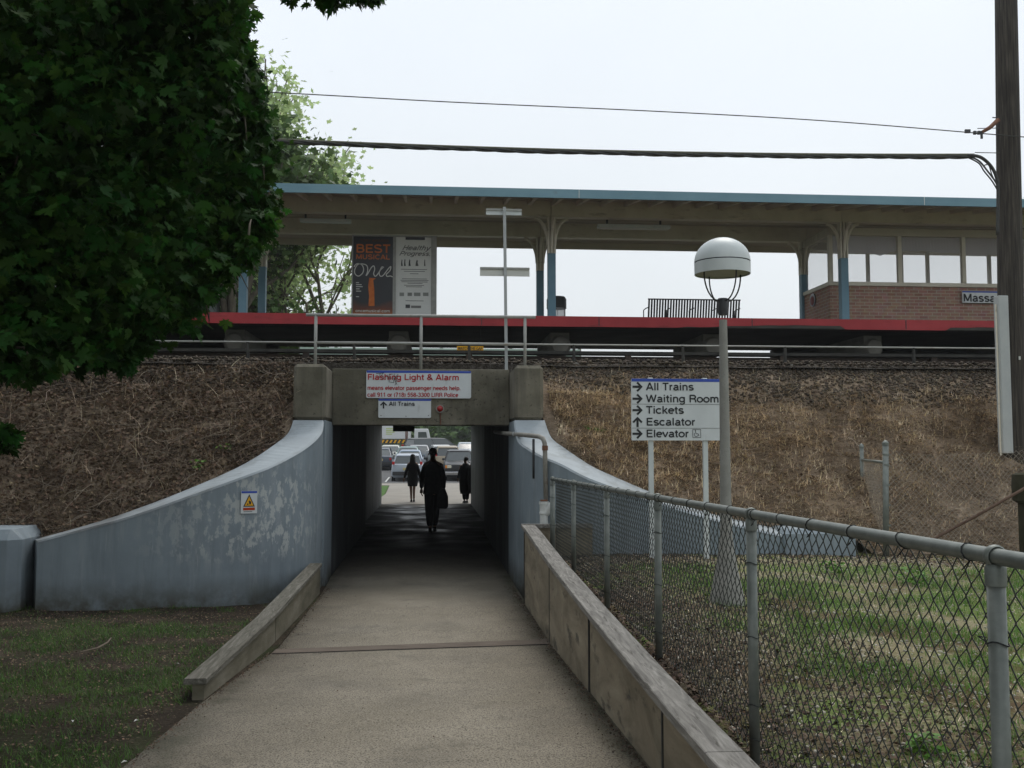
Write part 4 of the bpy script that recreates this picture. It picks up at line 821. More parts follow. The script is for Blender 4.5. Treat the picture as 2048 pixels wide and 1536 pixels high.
for j0, j1 in ((7.12, 9.6), (9.63, 12.98)):
    mb = MB(); M_plym = MATS.get('mossy_board') or mat('mossy_board', (.085,.078,.05), (.15,.135,.095), (.21,.19,.145), scale=2, stretch=(1,.7,2.2), detail=8, bump=.5, bscale=10, rough=.95)
    rr = [[(LX(y)-.10,y,PZ(y)-.3),(LX(y)-.02,y,PZ(y)-.3),(LX(y)-.02,y,LZ(y)-.041),(LX(y)-.10,y,LZ(y)-.041)] for y in np.linspace(j0, j1, 6)]
    mb.loft(rr); mb.build('board', M_plym, lw)
    mb = MB(); rr = []
    for y in np.linspace(j0-.015, j1+.01, 8): z = LZ(y); rr.append([(LX(y)-.155,y,z-.04),(LX(y),y,z-.04),(LX(y),y,z-.004),(LX(y)-.005,y,z),(LX(y)-.15,y,z),(LX(y)-.155,y,z-.004)])
    M_woodm = MATS.get('mossy_cap') or mat('mossy_cap', (.07,.066,.05), (.13,.122,.10), (.20,.19,.165), scale=2.2, stretch=(9,.9,9), detail=9, dist=1.8, bump=.6, bscale=7, rough=.95)
    mb.loft(rr); mb.build('cap', M_woodm, lw)
# timber expansion strip across the path
mb = MB(); SG = 12
for k_ in range(SG):
    q = []
    for t in (k_/SG, (k_+1)/SG):
        x = -1.385 + 2.49*t; y = 9.0 + .30*t
        for dy in (0, .125, .25): q.append((x, y+dy, PZ(y+dy) + .007))
    mb.add(q, [(0,3,4,1),(1,4,5,2)])
js_ = mb.build('joint_strip', mat('old_strip', (.085,.066,.05), (.15,.12,.095), scale=7, stretch=(.6,5,1), rough=.9)); tag(js_, 'brown timber strip laid flush across the path between the timber walls', 'strip')
mb = MB()
for (y0, yd, x0_, x1_) in ((8.975, .30, -1.385, 1.105),):
    for k_ in range(10):
        t0, t1 = k_/10, (k_+1)/10; q = []
        for t in (t0, t1):
            x = x0_ + (x1_-x0_)*t; y = y0 + yd*((x+1.385)/2.49) + .006*math.sin(x*9)
            q += [(x, y, PZ(y)+.0035), (x, y+.012, PZ(y+.012)+.0035)]
        mb.add(q, [(0,2,3,1)])
tag(mb.build('path_joints', M_tie), kind='structure')

# ================================================================== WIRE FENCE BESIDE THE PATH
fn = thing('wire_fence', 'galvanised chain link fence running along the right of the path', 'fence', (1.45, 5, .4))
FX = 1.45; RZ = lambda Y: float(np.interp(Y, [0, 2.4, 6, 12.2], [1.54, 1.532, 1.507, 1.475]))
yy = np.linspace(-.3, 11.93, 24)
MB().tube([(FX, y, RZ(y)) for y in yy], .0215, 12).build('top_rail', M_steel, fn, smooth=True)
PYS = [.45, 2.482, 4.454, 6.336, 8.209, 10.138, 11.913]
for i, y in enumerate(PYS):
    zb = float(RB(y)) - .1; r = .031 if i == 6 else .0235
    po = MB().tube([(FX+.0, y, zb), (FX, y, RZ(y)-.03)], r, 14).build('post', M_steel, fn, smooth=True)
    mb = MB(); mb.lathe([(r+.003, -.075), (r+.003, -.03), (r-.002, -.02)], (FX, y, RZ(y)), 14)
    n = 20; mb.loft([[(FX + (.0255+.005*math.cos(2*math.pi*a/8))*math.cos(2*math.pi*k/n), y + .012*math.sin(2*math.pi*a/8), RZ(y) + (.0255+.005*math.cos(2*math.pi*a/8))*math.sin(2*math.pi*k/n)) for a in range(8)] for k in range(n+1)], cap=False)
    mb.build('cap', M_steel, po, smooth='auto')
    mb = MB()
    for z in (RZ(y)-.22, RZ(y)-.55, RZ(y)-.85, RZ(y)-1.0):
        mb.tube([(FX + (r+.003)*math.cos(a), y + (r+.003)*math.sin(a), z + .006*math.sin(a*2)) for a in np.linspace(0, 2*math.pi, 13)], .002, 4, cap=False)
        mb.tube([(FX-r, y+.01, z), (FX-r-.012, y+.03, z+.012), (FX-.005, y+.045, z+.006)], .0017, 4)
    mb.build('tie_wire', M_tie, po)
for y in np.arange(.1, 11.8, .36):
    mb = MB(); y = y + random.uniform(-.03, .03); z = RZ(y); tl = random.uniform(-.015, .03)
    mb.tube([(FX + .0235*math.cos(a), y + tl*math.sin(a), z + .0235*math.sin(a)) for a in np.linspace(0, 2*math.pi, 11)], .0021, 4, cap=False)
    mb.tube([(FX-.0, y, z-.0235), (FX-.012, y+.02, z-.05), (FX+.004, y+.03, z-.042)], .0018, 4); mb.build('tie_wire', M_tie, fn)
def chain(parent, p0, p1, zlo, zhi, wr=.0025, pitch=.0355, name='wire_mesh', wob=.004, wm=None):
    """interlocking zig-zag wires between two points, zlo/zhi functions of the distance fraction"""
    p0, p1 = np.array(p0, float), np.array(p1, float); Ld = np.linalg.norm(p1-p0); dr = (p1-p0)/Ld; nr = np.array([-dr[1], dr[0]])
    nw = int(Ld/pitch); Vs = []; Fs = []; base = 0
    for w in range(nw):
        s = (w+.5)*pitch; fr = s/Ld; z0, z1 = zlo(fr), zhi(fr); nz = max(2, int((z1-z0)/pitch))
        k = np.arange(nz+1); z = z1 - k*pitch; sg = np.where((k + w) % 2 == 0, 1, -1)
        side = s + sg*pitch*.54; bul = wob*np.sin(z*5+w*.13) + .0022*np.where((k+w) % 2 == 0, 1, -1)*np.array([1 if (w % 2) else -1])
        C = np.stack([p0[0]+dr[0]*side+nr[0]*bul, p0[1]+dr[1]*side+nr[1]*bul, z], 1)
        t = np.array([dr[0], dr[1], 0]); u = np.array([0, 0, 1.0]); nn = np.array([nr[0], nr[1], 0])
        K = 4; ring = []
        for q in range(K):
            an = 2*math.pi*q/K; 
            ring.append(C + nn*wr*math.cos(an) + (t*.72+u*0)*wr*1.35*math.sin(an))
        Vv = np.stack(ring, 1).reshape(-1, 3); i, j = np.meshgrid(np.arange(nz), np.arange(K), indexing='ij')
        Fs.append(base + np.stack([i*K+j, i*K+(j+1) % K, (i+1)*K+(j+1) % K, (i+1)*K+j], -1).reshape(-1, 4)); Vs.append(Vv); base += len(Vv)
    return np_obj(name, np.concatenate(Vs), np.concatenate(Fs), wm or M_wire, parent)
chain(fn, (FX+.03, .1), (FX+.03, 11.88), lambda f: float(RB(.1+f*11.8))+.01, lambda f: RZ(.1+f*11.8)+.012)

# second fence at the foot of the bank on the right
f2 = thing('bank_fence', 'old wire fence at the foot of the bank beside the utility pole', 'fence', (5.7, 12.2, .5))
qb, qt = U(1772, 1118, Y=12.1), U(1771, 890, Y=12.1)
MB().tube([(qb.x, 12.1, .35), (qt.x, 12.1, qt.z)], .038, 12).build('post', M_steel, f2, smooth=True)
MB().lathe([(.042, 0), (.042, .03), (.02, .055), (.004, .062)], (qt.x, 12.1, qt.z), 12).build('cap', M_steel, f2, smooth='auto')
q2t = U(1723, 895, Y=13.3); zb2 = .75
MB().tube([(q2t.x, 13.3, .6), (q2t.x, 13.3, q2t.z)], .028, 10).build('post', M_steel, f2, smooth=True)
MB().lathe([(.032, 0), (.032, .03), (.015, .05), (.004, .056)], (q2t.x, 13.3, q2t.z), 12).build('cap', M_steel, f2, smooth='auto')
MB().tube([(qt.x, 12.1, qt.z-.22), (q2t.x, 13.3, q2t.z-.17)], .018, 8).build('brace_rail', M_steel, f2, smooth=True)
mb = MB()
for z in (.12, .25, .5, .75, 1.0, 1.2): mb.lathe([(.042, -.012), (.042, .012)], (qt.x, 12.1, qt.z-z), 12, cap=False)
mb.build('band', M_steel, f2)
def zb_(f): return .55 - f*.0
M_oldw = mat('old_wire', (.34,.30,.25), (.46,.42,.36), scale=30, rough=.7)
chain(f2, (qt.x+.03, 12.1), (qt.x+5.5, 12.0), lambda f: .52, lambda f: qt.z - .05 - .10*math.sin(min(f*6,1)*math.pi)*.3 - .05*math.sin(f*9), wr=.0030, wob=.02, wm=M_oldw)
chain(f2, (qt.x, 12.12), (q2t.x, 13.28), lambda f: .55+.4*f, lambda f: qt.z - .22 + f*(q2t.z-.17-qt.z+.22), wr=.0022, wm=M_oldw)
MB().tube([(qt.x+5.5, 12.0, .3), (qt.x+5.5, 12.0, 2.0)], .03, 10).build('post', M_steel, f2, smooth=True)

# ================================================================== DRAIN PIPE AND CLEANOUT
dp_ = thing('drain_pipe', 'rust-stained pipe coming out of the underpass and turning down beside the wing wall', 'pipe', (1.4, 12.6, .6))
pts = [(1.05, 16.5, 2.13), tuple(U(1012, 867, Y=14.2)), tuple(U(1050, 870, Y=13.0)), tuple(U(1078, 873, Y=12.58)), tuple(U(1086, 877, Y=12.5)), tuple(U(1089.5, 887, Y=12.48)), tuple(U(1090, 905, Y=12.48)), tuple(U(1092, 1000, Y=12.48))]
MB().tube(pts, [.03]*8, 12).build('pipe', M_pipe, dp_, smooth=True)
for i, (pp) in enumerate((U(1030, 868.6, Y=13.6), U(1090, 896, Y=12.48))):
    d = Vector((0,0,1)) if i else (Vector(pts[2])-Vector(pts[1])).normalized()
    MB().tube([pp - d*.03, pp + d*.03], .038, 12).build('coupling', M_conduit if not i else M_rust, dp_, smooth='auto')
a, b = U(1067, 878, Y=12.75), U(1067.5, 957, Y=12.75)
tag(MB().tube([a, b], .017, 8).build('conduit', M_dkm, None, smooth=True), 'short thin dark conduit hanging vertically on the right wing wall', 'conduit')
cq = U(1088, 1050, Y=12.42); ct = U(1088, 1003, Y=12.42).z
pv = thing('cleanout', 'white plastic drain fitting with a side outlet, below the rusty pipe', 'drain fitting', (cq.x, 12.42, .6))
MB().lathe([(.052, .4), (.052, ct-.16), (.06, ct-.155), (.06, ct-.13), (.054, ct-.125), (.054, ct-.04), (.062, ct-.035), (.062, ct)], (cq.x, 12.42, 0), 18).build('riser', M_pvc, pv, smooth='auto')
MB().tube([(cq.x, 12.42, ct-.16), (cq.x+.05, 12.40, ct-.12), (cq.x+.075, 12.385, ct-.07), (cq.x+.10, 12.37, ct-.05)], [.05, .05, .052, .055], 14).build('outlet', M_pvc, pv, smooth='auto')
MB().tube([(cq.x+.10, 12.37, ct-.05), (cq.x+.115, 12.365, ct-.045)], .06, 14).build('collar', M_pvc, pv)
MB().tube([(cq.x-.045, 12.42, ct+.012), (cq.x+.045, 12.42, ct+.012)], .012, 8).build('clamp', M_rust, pv)

# ================================================================== DIRECTION SIGN
SY = 11.45
A, B = U(1262, 757, Y=SY), U(1444, 881, Y=SY)
ds = thing('direction_sign', 'white direction sign on two posts behind the fence, listing trains, waiting room and tickets', 'sign', ((A.x+B.x)/2, SY, .5))
for px in (1302, 1411):
    x = U(px, 1000, Y=SY+.05).x; MB().box(x-.028, x+.028, SY+.012, SY+.055, .3, A.z+.012).build('post', M_lamp, ds, bevel=.003)
MB().prism(rrect(A.x, B.x, B.z, A.z, .012), SY-.01, SY+.01).build('panel', M_white, ds)
MB().box(A.x+.004, B.x-.004, SY-.012, SY-.01, A.z-.036, A.z-.001).build('blue_band', M_sblue, ds)
k = SY*1.03/FPX
def at2(px, py): v = U(px, py, Y=SY-.012); return (v.x, SY-.012, v.z)
for i, (s, w, yb) in enumerate((('All Trains', 95, 780.5), ('Waiting Room', 146, 804.5), ('Tickets', 75, 827.3), ('Escalator', 98, 851), ('Elevator', 85, 874.5))):
    text(s, at2(1292.5, yb), RX, UZ, w*k, 15*k, M_sblk, ds, bold=.028)
    flat(arrow(0, 0, 20*k, 0 if i == 3 else -math.pi/2), at2(1275, yb-7), RX, UZ, M_sblk, ds, 'arrow')
for yy in (808.5, 856.5): o_ = at2(1264, yy); flat([(0,0),(178*k,0),(178*k,.7*k),(0,.7*k)], o_, RX, UZ, M_pgrey, ds, 'panel_seam')
o_ = at2(1385.5, 875)
fr = [(0,0),(16*k,0),(16*k,16*k),(0,16*k)]
ribbon([(0,0),(16*k,0)], .9*k, o_, RX, UZ, M_sblk, ds, 'symbol'); ribbon([(16*k,0),(16*k,16*k)], .9*k, o_, RX, UZ, M_sblk, ds, 'symbol'); ribbon([(16*k,16*k),(0,16*k)], .9*k, o_, RX, UZ, M_sblk, ds, 'symbol'); ribbon([(0,16*k),(0,0)], .9*k, o_, RX, UZ, M_sblk, ds, 'symbol')
ribbon([((7+4*math.cos(a))*k, (6+4*math.sin(a))*k) for a in np.linspace(2.4, 6.1, 12)], .9*k, o_, RX, UZ, M_sblk, ds, 'symbol')
ribbon([(5.5*k,13*k),(6.5*k,7.5*k),(10.5*k,7.5*k),(12.5*k,3.5*k)], 1.2*k, o_, RX, UZ, M_sblk, ds, 'symbol'); flat([((5.5+1.1*math.cos(a))*k, (14+1.1*math.sin(a))*k) for a in np.linspace(0, 6.28, 9)[:-1]], o_, RX, UZ, M_sblk, ds, 'symbol')

# ================================================================== GLOBE LAMP
LB = U(1452, 1238, Z=.42); lx, ly = LB.x + .048, LB.y + .12
lm = thing('street_lamp', 'concrete lamp post with white dome head on four curved rods, behind the wire fence', 'street lamp', (lx, ly, .40))
sc_ = ly*1.02/FPX
def lz(py): return U(1450, py, Y=ly).z
bx = lx
MB().lathe([(.170, .36), (.165, .46), (.150, .54), (.122, .68), (.092, .82), (.068, .97), (.052, 1.1), (.047, 1.4), (.040, 2.3), (.033, lz(640))], (bx, ly, 0), 24).build('pole', M_lpole, lm, smooth='auto')
MB().lathe([(.040, lz(630)), (.045, lz(622)), (.045, lz(600)), (.040, lz(597)), (.02, lz(596.5))], (bx, ly, 0), 20).build('collar', M_dkm, lm, smooth='auto')
zr = lz(549); Rd = 56*sc_
dome = [(Rd*math.cos(a), lz(524) + (lz(476)-lz(524))*math.sin(a)) for a in np.linspace(0, math.pi/2-.02, 12)]
MB().lathe([(Rd*.985, lz(522.5))] + dome + [(.001, lz(476))], (bx, ly, 0), 40, cap=False).build('dome', M_lamp, lm, smooth='auto')
MB().lathe([(Rd*.965, zr+.004), (Rd*.995, zr), (Rd*1.0, lz(527)), (Rd*.98, lz(525.8))], (bx, ly, 0), 40, cap=False).build('band', M_lamp, lm, smooth='auto')
MB().lathe([(Rd*.97, lz(526)), (Rd*.97, lz(523))], (bx, ly, 0), 40, cap=False).build('seam', M_dkm, lm)
MB().lathe([(Rd*.96, zr+.012), (.001, zr+.013)], (bx, ly, 0), 40, cap=False).build('lens', M_lens, lm, smooth=True)
for an in (20, 110, 200, 290):
    c, s_ = math.cos(R(an)), math.sin(R(an)); pts = []
    for t in np.linspace(0, 1, 12):
        ra = .045 + (Rd*.80-.045)*math.sin(t*math.pi/2)**1.0; z = lz(602) + (lz(548)-lz(602))*(1-math.cos(t*math.pi/2)) if t < 1 else zr+.01
        pts.append((bx+ra*c, ly+ra*s_, z))
    MB().tube(pts, .0065, 6).build('rod', M_dkm, lm, smooth=True)

# ================================================================== UTILITY POLE, CABLES, GUY
ub = U(2026, 905, Y=13.7); UX = ub.x
utp = thing('utility_pole', 'dark creosoted utility pole with pale grey cable guard at the right edge', 'utility pole', (UX, 13.7, 1.7))
tx = U(2012, 0, Y=13.7)
dx = (tx.x-UX)/(tx.z-ub.z)
MB().tube([(UX+dx*(z-1.8), 13.7, z) for z in (1.0, 2, 4, 6, 8, 10.5)], [.20, .19, .175, .165, .155, .145], 20).build('shaft', M_polewood, utp, smooth=True)
a, b = U(1996, 592, Y=13.50), U(2015, 900, Y=13.50); x0c, x1c = U(1996, 700, Y=13.5).x, U(2015.5, 700, Y=13.5).x
MB().prism([(x0c, 13.44), (x1c, 13.44), (x1c, 13.58), (x0c, 13.58)], 1.78, a.z, 'z').build('cable_guard', M_conduit, utp, bevel=.01)
MB().tube([(x0c-.01, 13.5, 1.75), (x0c-.01, 13.5, 3.9)], .013, 8).build('ground_wire', M_cream, utp)
q0, q1 = U(1996, 240, Y=13.6), U(1963, 265, Y=13.5)
MB().tube([q0, (q0+q1)/2 + Vector((0,0,-.02)), q1], [.035, .03, .022], 8).build('bracket', M_rust, utp, smooth=True)
MB().tube([q1 + Vector((0,0,.02)), q1 + Vector((0,0,-.09))], .018, 8).build('insulator', M_dkm, utp)
mb = MB(); mb.tube([U(1985, 235, Y=13.6), U(2000, 236, Y=13.6)], .008, 6); mb.tube([U(1955, 257, Y=13.6), U(1998, 256, Y=13.6)], .006, 6); mb.build('hardware', M_dkm, utp)
v = U(2040, 718, Y=13.5); MB().box(v.x-.01, v.x+.01, 13.50, 13.53, v.z-.01, v.z+.04).build('tag', M_plgrey, utp)
# thick lashed cable: two wound strands and a messenger
xs_ = np.linspace(U(-600, 280, Y=13.6).x, U(1948, 312, Y=13.6).x, 420)
zc0 = U(580, 283, Y=13.6); zc1 = U(1948, 312, Y=13.6)
def cz(x): t = (x-zc0.x)/(zc1.x-zc0.x); return zc0.z + (zc1.z-zc0.z)*t - .10*4*t*(1-t)*.6 if t > 0 else zc0.z + t*-.02
ca = thing('thick_cable', 'thick bundled black cable slung across the sky, drooping to the utility pole', 'cable', (3, 13.6, 6.05))
MB().tube([(x, 13.6, cz(x)+.018) for x in xs_], .020, 8).build('messenger', mat('cable_olive', (.09,.09,.06), (.13,.13,.09), scale=10, rough=.6), ca, smooth=True)
mb = MB()
for ph in (0, 2.1, 4.2): mb.tube([(x, 13.6+.014*math.cos(x*7+ph), cz(x)-.012+.014*math.sin(x*7+ph) + .004*math.sin(x*3.3)) for x in xs_], .019, 6)
mb.build('bundle', M_cable, ca, smooth=True)
e = Vector((xs_[-1], 13.6, cz(xs_[-1])))
def drop(parent, P, r): MB().tube(catmull(P, 6), r, 8).build('tail', M_cable, parent, smooth=True)
Dn = lambda px, py: U(px, py, Y=13.52)
drop(ca, [e + Vector((-.1,0,.01)), Dn(1960, 314), Dn(1980, 330), Dn(1992, 352), Dn(1996, 380), Dn(1995, 470)], .024)
drop(ca, [e + Vector((-.08,.01,0)), Dn(1958, 322), Dn(1975, 342), Dn(1990, 362), Dn(1996, 375)], .012)
drop(ca, [e + Vector((-.1,.02,-.01)), Dn(1957, 326), Dn(1968, 342), Dn(1984, 362), Dn(1996, 382)], .010)
drop(ca, [Dn(1966, 332), Dn(1977, 330), Dn(1984, 350), Dn(1994, 370)], .008)
MB().tube([Dn(1950, 305), Dn(2000, 306)], .006, 6).build('guy', M_cable, ca)
w1 = thing('overhead_wire', 'single thin wire crossing the sky above the thick cable', 'wire', (3, 13.55, 6.6))
PW = [U(-500, 140, Y=13.6), U(0, 160, Y=13.6), U(510, 183, Y=13.6), U(900, 204, Y=13.6), U(1300, 222, Y=13.6), U(1640, 241, Y=13.6), U(1963, 267, Y=13.5), U(2060, 275, Y=13.5)]
MB().tube(catmull(PW, 8), .0075, 6).build('wire', M_cable, w1, smooth=True)
mb = MB()
for px in (1933, 1938, 1950, 1958): v = U(px, 263 if px < 1945 else 266, Y=13.55); mb.box(v.x-.02, v.x+.02, 13.54, 13.57, v.z-.02, v.z+.03)
mb.build('clamp', M_dkm, w1)
# rusty brace and the mossy log end at the right edge
a, b = U(1860, 1082, Y=11.6), U(2060, 972, Y=11.2)
tag(MB().tube([a + Vector((-.15,0,-.09)), a, (a+b)/2 + Vector((0,0,-.005)), b + Vector((.3,0,.17))], .018, 8).build('rusty_rod', mat('dull_rust', (.085,.05,.035), (.13,.085,.06), scale=14, rough=.9), None, smooth=True), 'rusty steel rod leaning against the mossy log at the right edge', 'rod')
v = U(2052, 976, Y=11.5)
M_moss = mat('mossy_wood', (.03,.03,.014), (.05,.045,.028), scale=5, bump=.6, bscale=14, rough=1)
lg = MB().lathe([(.10, .0), (.15, .03), (.16, .2), (.15, .34), (.11, .36)], (v.x, 11.5, v.z-.18), 12); lg.hexa([(v.x-.05,11.4,.3),(v.x+.05,11.4,.3),(v.x+.05,11.6,.3),(v.x-.05,11.6,.3),(v.x-.05,11.4,v.z-.15),(v.x+.05,11.4,v.z-.15),(v.x+.05,11.6,v.z-.15),(v.x-.05,11.6,v.z-.15)])
tag(lg.build('log', M_moss, None, smooth='auto'), 'mossy log end on a stub at the right edge', 'log')
# a stick on the left lawn
v = [U(*q, Z=.075) for q in ((160,1304),(195,1296),(215,1285),(222,1276))]
tag(MB().tube(v, [.004,.008,.008,.005], 6).build('stick', mat('dry_stick', (.15,.12,.09))), 'dry curved stick lying on the left lawn', 'stick')

# ================================================================== PEOPLE
def skin_obj(name, joints, edges, m, parent, sub=2, loc=None):
    """joints: list of (x,y,z,r or (rx,ry)) local to the person"""
    me = bpy.data.meshes.new(name); me.from_pydata([j[:3] for j in joints], edges, []); me.materials.append(m)
    o = bpy.data.objects.new(name, me); COL.objects.link(o); o.parent = parent
    md = o.modifiers.new('skin', 'SKIN'); md.use_smooth_shade = True
    if not me.skin_vertices: pass
    sv = me.skin_vertices[0].data
    for i, j in enumerate(joints): r = j[3]; sv[i].radius = r if isinstance(r, tuple) else (r, r); sv[i].use_root = False
    sv[0].use_root = True
    for rt in getattr(skin_obj, 'roots', []): sv[rt].use_root = True
    sd = o.modifiers.new('smooth', 'SUBSURF'); sd.levels = sub; sd.render_levels = sub; return o
def chain_edges(*cs):
    E = []
    for c in cs: E += list(zip(c[:-1], c[1:]))
    return E
def person(name, label, loc, rot, h, arms, legs, coat=None, coat_m=M_black, trousers=True, hair='short', build=1.0, head_turn=0, lean=0):
    P = thing(name, label, 'person', loc); s = h/1.75; bq = build
    def J(x, y, z, r): return (x*s, (y + lean*max(0, z-.9))*s, z*s, tuple(q*s for q in r) if isinstance(r, tuple) else r*s)
    sh_ = .175*bq
    (le, lh), (re_, rh) = arms; (lk, la), (rk, ra) = legs
    Jn = [J(0,0,.95,(.145*bq,.105)), J(0,.01,1.12,(.13*bq,.10)), J(0,.015,1.30,(.15*bq,.11)), J(0,.0,1.44,(.085,.075)), J(0,.01,1.52,(.05,.052)), J(0,.02,1.60,(.066,.078)), J(0,.025,1.68,(.070,.085)), J(0,.02,1.73,(.045,.055)),
          J(-sh_,0,1.40,.058), J(*le,.045), J(*lh,.030), J(sh_,0,1.40,.058), J(*re_,.045), J(*rh,.030),
          J(-.09,0,.86,.088*bq), J(*lk,.055), J(*la,.038), J(.09,0,.86,.088*bq), J(*rk,.055), J(*ra,.038)]
    E = chain_edges((0,1,2,3,4,5,6,7),(3,8,9,10),(3,11,12,13),(0,14,15,16),(0,17,18,19))
    body = skin_obj('body', Jn, E, M_skin, P)
    # hands: palm, four fingers and a thumb, slightly curled
    for hd, el, sg in ((lh, le, -1), (rh, re_, 1)):
        w = Vector(hd); d = (Vector(hd)-Vector(el)).normalized(); sd = Vector((0, 1, 0)); inn = Vector((-sg, 0, 0))
        mb = MB(); c = [w, w+d*.04, w+d*.085]
        mb.tube([v*s for v in c], [.024*s, .034*s, .030*s], 8)
        for fi, ln in enumerate((.066, .075, .07, .055)):
            b0 = w + d*.08 + sd*(.027-.018*fi); mb.tube([v*s for v in (b0, b0+d*ln*.5+inn*.006, b0+d*ln*.8+inn*.02, b0+d*ln*.95+inn*.036)], [.009*s,.0085*s,.0075*s,.006*s], 6)
        b0 = w + d*.03 + sd*.03; mb.tube([v*s for v in (b0, b0+d*.03+sd*.02+inn*.01, b0+d*.055+sd*.022+inn*.02)], [.011*s,.010*s,.007*s], 6)
        me = mb; ofs = Vector(loc); mb.v = [tuple(Vector(v)+ofs) for v in mb.v]; mb.build('hand', M_skin, P, smooth=True)
    def local(mb): mb.v = [tuple(Vector(v)*s+Vector(loc)) for v in mb.v]; return mb
    # face details and ears
    mb = MB(); mb.tube([(0,.098,1.655),(0,.118,1.63),(0,.10,1.622)], [.008,.012,.008], 6); mb.tube([(-.078,.015,1.655),(-.09,.01,1.64),(-.08,.012,1.615)], .012, 6); mb.tube([(.078,.015,1.655),(.09,.01,1.64),(.08,.012,1.615)], .012, 6); mb.tube([(-.024,.10,1.595),(.024,.10,1.595)], .005, 5)
    local(mb).build('face', M_skin, P, smooth=True)
    # hair
    def ell(c, r, n=14):
        prof = [(max(.001, math.sin(math.pi*i/n)), -math.cos(math.pi*i/n)) for i in range(n+1)]
        mb = MB(); mb.lathe(prof, n=16, cap=False); mb.v = [(c[0]+v[0]*r[0], c[1]+v[1]*r[1], c[2]+v[2]*r[2]) for v in mb.v]; return mb
    hm = ell((0,-.008,1.685),(.088,.10,.088))
    if hair == 'long':
        n = 16; rings = []
        for z, rx, ry, yc in ((1.70,.088,.09,-.012),(1.62,.098,.085,-.03),(1.52,.105,.07,-.045),(1.42,.115,.06,-.06),(1.33,.09,.04,-.075)):
            rings.append([(rx*math.cos(2*math.pi*k/n), yc+ry*math.sin(2*math.pi*k/n), z) for k in range(n)])
        hm.loft(rings)
    if hair == 'cap': hm.tube([(0,.06,1.71),(0,.15,1.69)], [.07,.05], 10)
    local(hm).build('hair', M_hair, P, smooth=True)
    # clothes: sleeves and jacket follow the body, with a clean hem
    skin_obj('sleeve', [J(-sh_*.8,0,1.40,.078), J(*le,.064), J(*[a_*.93+b_*.07 for a_, b_ in zip(lh, le)],.045)], [(0,1),(1,2)], coat_m, P)
    skin_obj('sleeve', [J(sh_*.8,0,1.40,.078), J(*re_,.064), J(*[a_*.93+b_*.07 for a_, b_ in zip(rh, re_)],.045)], [(0,1),(1,2)], coat_m, P)
    n = 20; rings = []
    for (z, rx, ry) in coat: 
        rings.append([(rx*math.cos(2*math.pi*k/n), lean*max(0, z-.9)+ry*math.sin(2*math.pi*k/n), z + .008*math.sin(3*k)) for k in range(n)])
    mb = MB(); mb.loft(rings, cap=False); ob = local(mb).build('coat', coat_m, P, smooth=True); sd = ob.modifiers.new('thick', 'SOLIDIFY'); sd.thickness = .012*s
    if trousers:
        for hip, kn, an in (((-.09,0,.93), lk, la), ((.09,0,.93), rk, ra)):
            skin_obj('trouser_leg', [J(*hip,.105*bq), J(*kn,.092), J(an[0],an[1],an[2]+.03,.074)], [(0,1),(1,2)], M_dark2, P)
    for an, tw in ((la, -1), (ra, 1)):
        mb = MB(); mb.loft([[(an[0]+w*x_, an[1]+y_, z_) for x_, z_ in ((-1,max(0,an[2]-.08)),(1,max(0,an[2]-.08)),(.8,max(0,an[2]-.08)+h_),(-.8,max(0,an[2]-.08)+h_))] for y_, w, h_ in ((-.085,.03,.06),(-.04,.038,.09),(.04,.042,.075),(.12,.045,.05),(.18,.03,.03))])
        local(mb).build('shoe', M_black, P, smooth='auto')
    P.rotation_euler = (0, 0, rot); return P
# man walking away in the middle of the tunnel
def floor_at(px, py): v = U(px, py, Z=.08); return v
v = floor_at(865, 1064)
pm = person('person', 'man in dark jacket and trousers walking through the underpass, bag at his side', (v.x, v.y, PZ(v.y)+.004), 0, 1.80,
   (((-.225,-.03,1.14),(-.235,.04,.90)), ((.225,-.04,1.13),(.225,.0,.88))), (((-.075,.02,.50),(-.05,-.06,.09)), ((.065,.12,.50),(.045,.20,.09))),
   coat=[(.80,.205,.15),(.86,.20,.15),(1.02,.18,.14),(1.18,.175,.135),(1.30,.195,.14),(1.38,.19,.125),(1.44,.12,.10),(1.48,.07,.075)], hair='short', build=1.0)
bgm = thing('shoulder_bag', 'dark shoulder bag hanging at the right hip of the walking man', 'bag', (v.x+.33, v.y, .75))
bx_, by_, bz_ = v.x+.215, v.y+.0, PZ(v.y)
mb = MB(); mb.loft([[(bx_-w, by_-.17, bz_+z), (bx_+w, by_-.17, bz_+z), (bx_+w, by_+.17, bz_+z), (bx_-w, by_+.17, bz_+z)] for z, w in ((.52,.08),(.56,.12),(.78,.115),(.95,.05))]); mb.build('pouch', M_black, bgm, bevel=.02)
MB().tube([(bx_, by_-.14, bz_+.82), (bx_-.03, by_-.12, bz_+1.1), (v.x+.17, by_-.05, bz_+1.49), (v.x+.18, by_+.05, bz_+1.49), (bx_-.02, by_+.12, bz_+1.1), (bx_, by_+.14, bz_+.82)], .012, 6).build('strap', M_black, bgm)
# woman in a knee-length coat, bare legs
v = floor_at(825, 1006); 
person('person', 'long-haired woman in a short dark coat, bare legs, at the far mouth of the underpass', (v.x, v.y, PZ(v.y)+.006), 0, 1.60,
   (((-.24,-.02,1.12),(-.31,.02,.86)), ((.23,-.02,1.12),(.29,.03,.84))), (((-.06,.03,.48),(-.045,-.02,.09)), ((.05,.04,.48),(.05,.08,.09))),
   coat=[(.58,.17,.13),(.64,.185,.14),(.86,.20,.145),(1.0,.185,.13),(1.12,.165,.12),(1.28,.19,.13),(1.38,.205,.12),(1.44,.13,.09),(1.48,.07,.07)], trousers=False, hair='long', build=.9)
